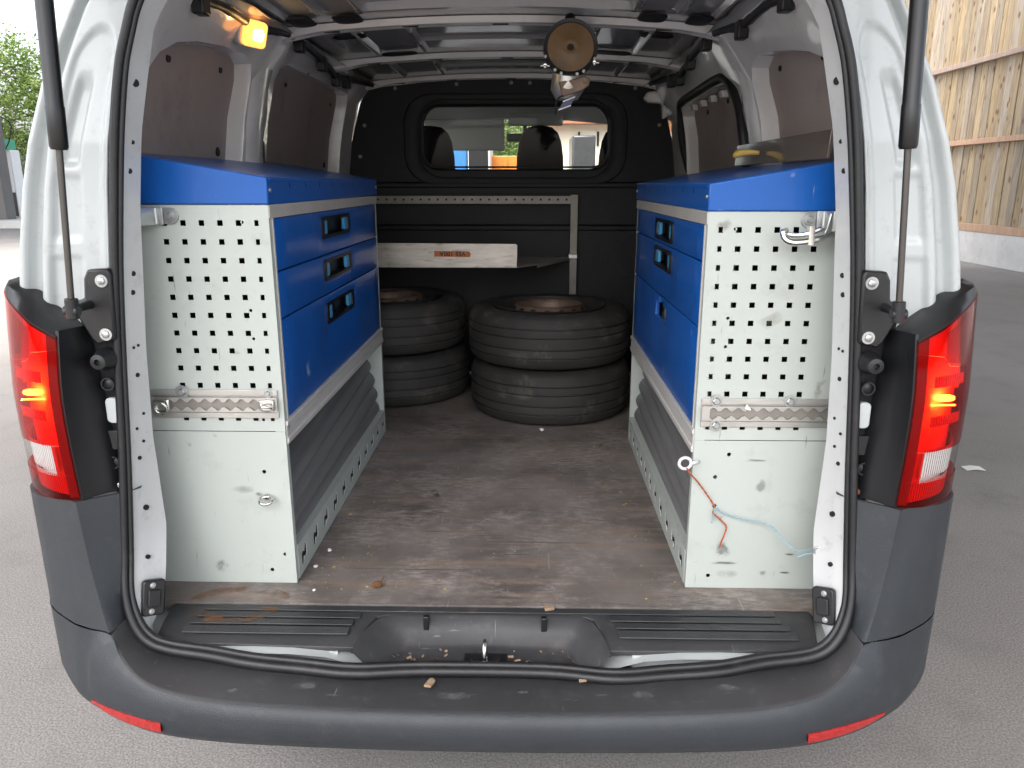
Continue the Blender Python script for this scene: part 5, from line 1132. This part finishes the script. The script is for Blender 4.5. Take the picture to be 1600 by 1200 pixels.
def tree(c, h, r, label, seed):
    random.seed(seed); t = thing('broadleaf_tree', label, 'tree', c, 'trees behind the fuel pump'); c = Vector(c)
    mb = MB(); mb.tube([c, c + Vector((.1, 0, h * .3)), c + Vector((.0, .1, h * .7))], [.22, .16, .05], 8)
    for k in range(9):
        a = k * 2.4; b = c + Vector((.05, 0, h * (.25 + .05 * k))); mb.tube([b, b + Vector((math.cos(a) * r * .4, math.sin(a) * r * .4, h * .10)), b + Vector((math.cos(a) * r * .8, math.sin(a) * r * .8, h * .16))], [.07, .045, .015], 6)
    mb.build('trunk', 'bark', t, smooth='all')
    mb = MB(); cl = []
    for _ in range(150):
        u = Vector((random.gauss(0, 1), random.gauss(0, 1), random.gauss(0, 1))).normalized() * random.random() ** .35
        cl.append((c + Vector((u.x * r, u.y * r, h * .53 + u.z * h * .46)), .35 + .55 * random.random()))
    for p, s in cl:
        for _ in range(105):
            q = p + Vector((random.gauss(0, s * .55), random.gauss(0, s * .55), random.gauss(0, s * .45)))
            if q.z < .1: continue
            a = Vector((random.gauss(0, 1), random.gauss(0, 1), random.gauss(0, .6))).normalized(); b = a.cross(Vector((random.gauss(0, 1), random.gauss(0, 1), 1))).normalized(); l = .055 + .06 * random.random()
            mb.poly([q - a * l, q + b * l * .45, q + a * l, q - b * l * .45])
    mb.build('crown', 'leaf', t); return t
tree((-24.0, 33, 0), 8.2, 3.6, 'tall leafy tree behind the grey pillar at the left edge', 1)
tree((-20.6, 34, 0), 7.8, 3.5, 'leafy tree between the fuel pump and the side of the van', 2)
tree((-16.4, 35, 0), 6.4, 2.6, 'leafy tree partly hidden behind the white corner pillar of the van', 3)

# ================================================================== SEEN THROUGH THE CAB
hs_ = thing('cream_house', 'cream rendered building with clay eaves seen through the windscreen', 'house', (3, 24, 0))
mb = MB(); mb.box((.35, 22, 0), (6.5, 28, 3.05)); mb.build('wall', 'beige_wall', hs_)
mb = MB(); mb.prism([(0, 3.05), (6.8, 3.05), (6.8, 3.2), (3.4, 4.6), (0, 3.2)], lambda a, b: (a + .1, 21.6, b), (0, 6.8, 0)); mb.build('roof', 'terracotta', hs_)
for x in (1.45, 2.0): mb = MB(); mb.box((x, 21.97, 2.45), (x + .06, 22.0, 2.85)); mb.build('window', 'dark', hs_)
tp = thing('covered_trailer', 'trailer under a dark shiny tarpaulin in front of the cream building', 'trailer', (1.5, 20, 0))
mb = MB(); mb.box((1.17, 19.6, .7), (1.78, 21.4, 2.62)); mb.build('tarpaulin', 'tarp', tp, bevel=.05)
mb = MB(); mb.box((1.1, 19.5, .5), (1.85, 21.5, .7)); mb.build('trailer_frame', 'black', tp)
for x in (1.12, 1.83): mb = MB(); mb.lathe([(.0001, -.09), (.3, -.09), (.3, .09), (.0001, .09)], (x, 20.5, .31), 'X', 24); mb.build('wheel', 'tyre', tp, smooth=30)
bt = thing('blue_lorry', 'blue lorry parked ahead of the van, seen through the partition window', 'lorry', (-1.9, 20, 0))
mb = MB(); mb.box((-2.5, 19, .8), (-1.55, 25, 2.75)); mb.build('lorry_box', 'truck_blue', bt, bevel=.03)
mb = MB(); mb.box((-1.53, 19, .6), (-.95, 20.6, 2.55)); cbm = mb.build('lorry_cab', 'white_pump', bt, bevel=.08)
mb = MB(); mb.box((-1.5, 18.985, 1.7), (-1.0, 19, 2.35)); mb.build('cab_window', 'satin', cbm, bevel=.01)
for x, y in ((-2.3, 19.8), (-1.2, 19.8), (-2.3, 24), (-1.6, 24)): mb = MB(); mb.lathe([(.0001, -.12), (.4, -.12), (.4, .12), (.0001, .12)], (x, y, .41), 'X', 24); mb.build('wheel', 'tyre', bt, smooth=30)
sk = thing('orange_skip', 'orange steel skip between the blue lorry and the cream building', 'skip', (-.6, 21, 0))
mb = MB(); mb.prism([(-1.0, .25), (-.1, .25), (.15, 2.12), (-1.2, 2.12)], lambda a, b: (a - .05, 20, b), (0, 2.2, 0)); mb.build('skip_body', 'truck_orange', sk, bevel=.02)
for k in range(3): mb = MB(); mb.box((-1.02 + .4 * k, 19.94, .3), (-.94 + .4 * k, 19.99, 2.05)); mb.build('skip_rib', 'truck_orange', sk)
tree((-1.2, 36, 0), 6.2, 3.2, 'leafy tree seen through the middle of the windscreen', 4)['group'] = 'trees ahead of the van'
